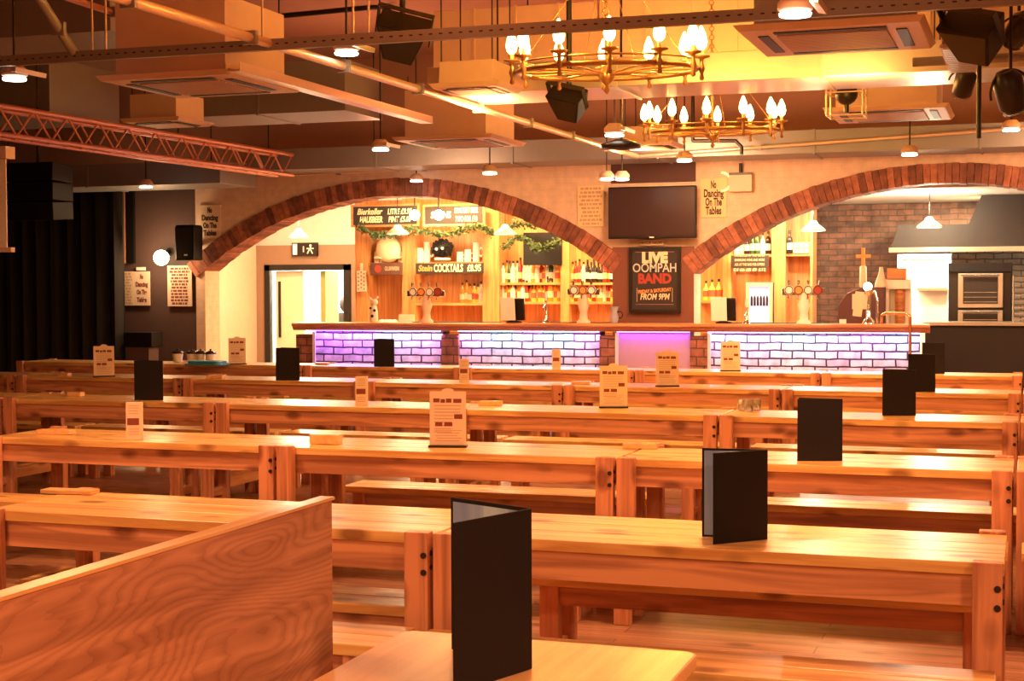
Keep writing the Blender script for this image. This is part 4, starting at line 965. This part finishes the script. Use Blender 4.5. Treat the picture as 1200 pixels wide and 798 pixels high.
pipe('conduit_pipe','thin red lit conduit at the top left corner',[tuple(atz(75,-4,3.6)),tuple(atz(180,30,3.6))],.025,'truss')
pipe('strut_brace','diagonal grey strut brace at the top left corner',[tuple(atz(45,-4,3.4)),tuple(at(92,70,8.25))],.03,'galvd')
pipe('cable','black cable run along the ceiling above the hanging speaker',[tuple(atz(300,22,4.575)),tuple(atz(435,9,4.575)),tuple(atz(452,9,4.575)),tuple(at(462,18,atz(452,9,4.575).y-.1))],.025,'blackm')
pipe('conduit_pipe','bright thin conduit along the wall above the arches',[tuple(at(300,207,17.85)),(tuple(at(1200,166,17.85)))],.018,'conduit')
pipe('conduit_pipe','thin conduit below the flat duct at the right',[tuple(at(745,183,16.8)),tuple(at(1200,150,16.8))],.02,'conduit')
pipe('cable','black cable bracket loop above the television',[(at(812,165,16.6).x,16.6,CEIL-.005),tuple(at(812,165,16.6)),tuple(at(862,165,16.6)),tuple(at(869,172,16.6)),tuple(at(869,181,16.6))],.02,'blackm')
# box truss
A=Vector((-8.75,11.2,3.0)); B=Vector((-8.7,16.75,3.02)); A=A+(A-B).normalized()*2.5
t=thing('lighting_truss','red lit aluminium box truss running along the left ceiling','truss',tuple(A)); D=B-A; Ln=D.length; dx=D.normalized(); sd=Vector((-dx.y,dx.x,0))*.11
for s_ in (-1,1):
    for z in (0,.25): MB().cyl(sd*s_+Vector((0,0,z)),D+sd*s_+Vector((0,0,z)),.025).build('chord','truss',t)
mb=MB(); n=int(Ln/.25)
for i in range(n):
    q0=D*(i/n); q1=D*((i+1)/n)
    for s_ in (-1,1):
        za,zb_=(0,.25) if i%2 else (.25,0)
        mb.cyl(q0+sd*s_+Vector((0,0,za)),q1+sd*s_+Vector((0,0,zb_)),.011,seg=6)
    mb.cyl(q0-sd+Vector((0,0,.0)),q1+sd,.009,seg=6)
mb.build('lattice','truss',t)
for i in (.12,.4,.7,.95): MB().cyl(D*i+Vector((0,0,.25)),D*i+Vector((0,0,CEIL-3.01)),.008,seg=6).build('hanger','blackm',t)
G='dark cable clamps on the truss'
# chandeliers
def chandelier(lab,cx,cy,z,R=.59,phase=.12,power=30):
    t=thing('chandelier',lab,'chandelier',(cx,cy,z),rot=(.05,0,0))
    mb=MB(); N=12
    mb.torus((0,0,0),R,.016,48,8); mb.torus((0,0,.05),R*.97,.007,48,6); mb.build('ring','iron',t)
    for i in range(N):
        a=phase+2*PI*i/N; c=Vector((math.cos(a),math.sin(a),0))
        P=[c*.03+Vector((0,0,-.02)),c*R*.5+Vector((0,0,-.0)),c*R]
        MB().tube(P,.007,seg=6).build('spoke','iron',t)
        cd=MB(); q=c*(R+.03)
        cd.lathe([(.006,-.07),(.016,-.06),(.009,-.03),(.02,0),(.012,.03),(.012,.045),(.015,.06),(.052,.07),(.054,.08),(.014,.082)],c=(q.x,q.y,0),seg=10)
        cd=cd.build('candle_arm','iron',t)
        MB().cyl(q+Vector((0,0,.082)),q+Vector((0,0,.115)),.013,seg=8).build('candle_sleeve','candle',cd)
        MB().lathe([(.012,.115),(.031,.135),(.037,.165),(.028,.21),(.006,.26)],c=(q.x,q.y,0),seg=10).build('flame_bulb','bulb',cd)
        if i%2==0: point('candle_light',(cx+q.x*1.02,cy+q.y*1.02,z+.18),power/6,(1,.46,.07),.04)
    MB().lathe([(.004,-.14),(.02,-.12),(.008,-.09),(.05,-.05),(.055,-.02),(.03,.01),(.012,.04),(.012,.3)],seg=12).build('hub','iron',t)
    mb=MB(); k=0; zz=.3
    while zz<CEIL-z-.05:
        mb.torus((0,0,zz+.025),.02,.005,10,5,rot=(PI/2,0,0) if k%2 else (PI/2,0,PI/2)); zz+=.037; k+=1
    mb.build('chain','iron',t)
    MB().lathe([(.06,CEIL-z-.04),(.05,CEIL-z-.001)],seg=14).build('ceiling_rose','iron',t)
    # short chains from ring to hub
    mb=MB()
    for i in range(4):
        a=phase+2*PI*(i*3+.5)/12; mb.cyl((math.cos(a)*R,math.sin(a)*R,.02),(0,0,.75),.003,seg=5)
    mb.build('suspension_chain','iron',t)
chandelier('large twelve candle wheel chandelier nearest the camera',-2.47,9.0,2.95,.55,.30,800)
chandelier('smaller looking wheel chandelier further back over the hall',-2.62,13.0,2.97,.56,.12,650)
# spotlights and lamps on the ceiling
G='small ceiling floodlights'
def flood(lab,px,py,Z,fin=True,top=None):
    p=atz(px,py,Z); t=thing('floodlight',lab,'floodlight',tuple(p),group=G)
    MB().lathe([(.05,.0),(.085,.02),(.085,.05),(.05,.09)],seg=14).build('lamp_head','casing',t)
    MB().lathe([(.074,-.012),(.078,.0)],seg=14).build('lit_lens','spot',t)
    if fin: MB().box((.09,-.16,.02),(.13,.16,.05),rot=(0,.2,0)).build('barn_door','conduit',t)
    MB().cyl((0,0,.09),(0,0,(top or CEIL)-Z),.008,seg=6).build('stem','blackm',t)
for a in [('floodlight with barn door at the far left under the strut',17,92,3.0),('bright floodlight just below the strut left of centre',406,62,3.15),('floodlight below the middle cassette, left side',446,175,2.92),
          ('bright floodlight beside the upper right cassette',932,16,2.92),('floodlight on the flat duct above the right arch',1066,181,2.95,False),('floodlight at the crown of the left arch',488,212,2.98,False),
          ('small lit lamp beside the flat duct left of television',574,203,2.88,False),('left one of the twin lamps above the television',711,210,2.84,False),('right one of the twin lamps above the television',729,210,2.84,False),
          ('small lamp hanging over the alcove notices',171,219,2.85,False),('lamp on the dark disc left of the small chandelier',720,158,2.85,True,3.13),('small lamp on the television bulkhead corner',802,188,2.9,False),('lamp strip at the far right above the arch',1185,152,3.1,False)]: flood(*a)
# hanging wedge speakers
def wedge(lab,px,py,Y,s,rz,tilt=.5):
    p=at(px,py,Y); t=thing('hanging_speaker',lab,'speaker',tuple(p)); ro=(tilt,0.25,rz)
    for o in (MB().prism([(-.28*s,.2*s),(.28*s,.2*s),(.16*s,-.22*s),(-.16*s,-.22*s)],-.16*s,.16*s).build('cabinet','black',t,bevel=.01),
      MB().prism([(-.25*s,.17*s),(.25*s,.17*s),(.14*s,-.2*s),(-.14*s,-.2*s)],-.166*s,-.161*s).build('grille','blackm',t),
      MB().box((-.3*s,-.02,-.02*s),(-.285*s,.02,.32*s)).box((.285*s,-.02,-.02*s),(.3*s,.02,.32*s)).box((-.3*s,-.02,.32*s),(.3*s,.02,.335*s)).build('yoke','blackm',t)): o.rotation_euler=ro
    MB().cyl((0,0,.2*s),(0,0,CEIL-p.z),.02).build('hanging_pole','blackm',t)
wedge('black wedge speaker hung beneath the strut at centre left',472,44,9.2,.62,.3,.7)
wedge('black wedge speaker hung below the big chandelier',667,121,10.4,.5,-.2,.8)
wedge('big black wedge speaker hung at the top right',1143,42,8.8,.60,-.5,.9)
def par(lab,px,py,Y,s=1,rot=(.7,.3,0)):
    p=at(px,py,Y); t=thing('stage_lamp',lab,'stage lamp',tuple(p)); 
    for o in (MB().lathe([(.06*s,-.14*s),(.1*s,-.1*s),(.1*s,.1*s),(.06*s,.15*s)],seg=16).build('can','blackm',t), MB().lathe([(.085*s,-.146*s),(.09*s,-.141*s)],seg=16).build('lens','glass',t),
      MB().torus((0,0,0),.15*s,.01*s,18,6,arc=PI,rot=(PI/2,0,0)).build('yoke','blackm',t)): o.rotation_euler=rot
    MB().cyl((0,0,.15*s),(0,0,CEIL-p.z),.01).build('hanging_rod','blackm',t)
par('black stage lamp with orange tinted lens at the top right',1130,98,10.8,.7); par('stage lamp with shiny round lens at the far right',1184,108,9.2,.85,(.2,-.4,.5)); par('stage lamp cropped by the right edge near the top',1194,35,9.6,.75,(.9,.2,.4))
p=at(1142,140,9.6); tag(MB().cyl((0,0,-.1),(0,0,CEIL-p.z),.015).build('lamp_pole','blackm',loc=(p.x+.02,9.75,p.z)),'thin black pole carrying the stage lamps at right','pole')
p=at(1168,68,9.8); tag(MB().cyl((-.5,0,0),(1.6,0,0),.03).build('lighting_bar','galvd',loc=(p.x,9.8,p.z)),'horizontal grey lighting bar behind the stage lamps','bar')
# louvred grille beside cassette, caged projector
a=atz(1052,62,3.0); t=thing('louvre_panel','pale louvred air grille panel beside the upper right cassette','vent',(-.42,9.85,3.0)); 
MB().box((-.09,-.75,0),(.09,.35,.02)).build('frame','casing',t)
mb=MB()
for k in range(16): mb.box((-.075,-.7+.064*k,-.008),(.075,-.7+.064*k+.03,-.0005))
mb.build('louvres','galv',t); MB().box((-.08,-.7,.021),(.08,.3,.2)).build('duct_neck','galvd',t)
for q in ((-.07,-.6),(.07,.2)): MB().cyl((q[0],q[1],.2),(q[0],q[1],CEIL-3.0),.006,seg=6).build('hanger_rod','blackm',t)
p=at(992,110,12.3); t=thing('caged_fan','small dark motor in a wire cage above the far cassette','ceiling unit',tuple(p)); 
mb=MB()
for x in (-.14,.14):
    for y in (-.14,.14): mb.cyl((x,y,-.18),(x,y,.2),.008,seg=6)
for z in (-.18,.0,.2):
    for a_,b_ in (((-.14,-.14),(.14,-.14)),((.14,-.14),(.14,.14)),((.14,.14),(-.14,.14)),((-.14,.14),(-.14,-.14))): mb.cyl((*a_,z),(*b_,z),.006,seg=6)
mb.cyl((0,0,.2),(0,0,CEIL-p.z),.01,seg=6); mb.build('wire_cage','conduit',t); MB().sph((0,0,0),.09,12,8).cyl((0,0,0),(0,0,-.15),.02).build('motor','blackm',t)
# disc fitting left of small chandelier
p=at(728,172,12.0); t=thing('smoke_extract_disc','dark shiny disc fitting hung left of the small chandelier','ceiling unit',tuple(p)); MB().lathe([(.02,-.03),(.16,-.01),(.17,.02),(.05,.06)],seg=20).build('disc','blackm',t); MB().cyl((0,0,.06),(0,0,CEIL-p.z),.01).build('stem','blackm',t)
# screen and PA stack at left edge
a=at(8,290,9.5); b=at(8,186,9.5); t=thing('projection_screen','edge of a pale projection screen at the far left','screen',(a.x,9.5,a.z)); MB().box((-2.2,0,0),(0,.01,b.z-a.z)).build('cloth','screen',t); MB().box((-2.25,-.02,-.035),(.05,.03,0)).build('bottom_bar','casing',t); MB().box((-2.25,-.05,b.z-a.z),(.04,.06,b.z-a.z+.09)).build('roller_case','casing',t)
for x in (-2,-.1): MB().cyl((x,0,b.z-a.z+.09),(x,0,CEIL-a.z),.006,seg=6).build('hanger','blackm',t)
p=at(45,225,15); t=thing('line_array_speaker','dark loudspeaker stack hanging in the gloom at left','speaker',(p.x,15,p.z)); 
for k in range(3): MB().box((-.34,-.2,-.33+.22*k),(.34,.2,-.12+.22*k),rot=(.06*(1-k),0,0)).build('cabinet','black',t,bevel=.01)
MB().cyl((0,0,.33),(0,0,CEIL-p.z),.015).build('hanger','blackm',t)
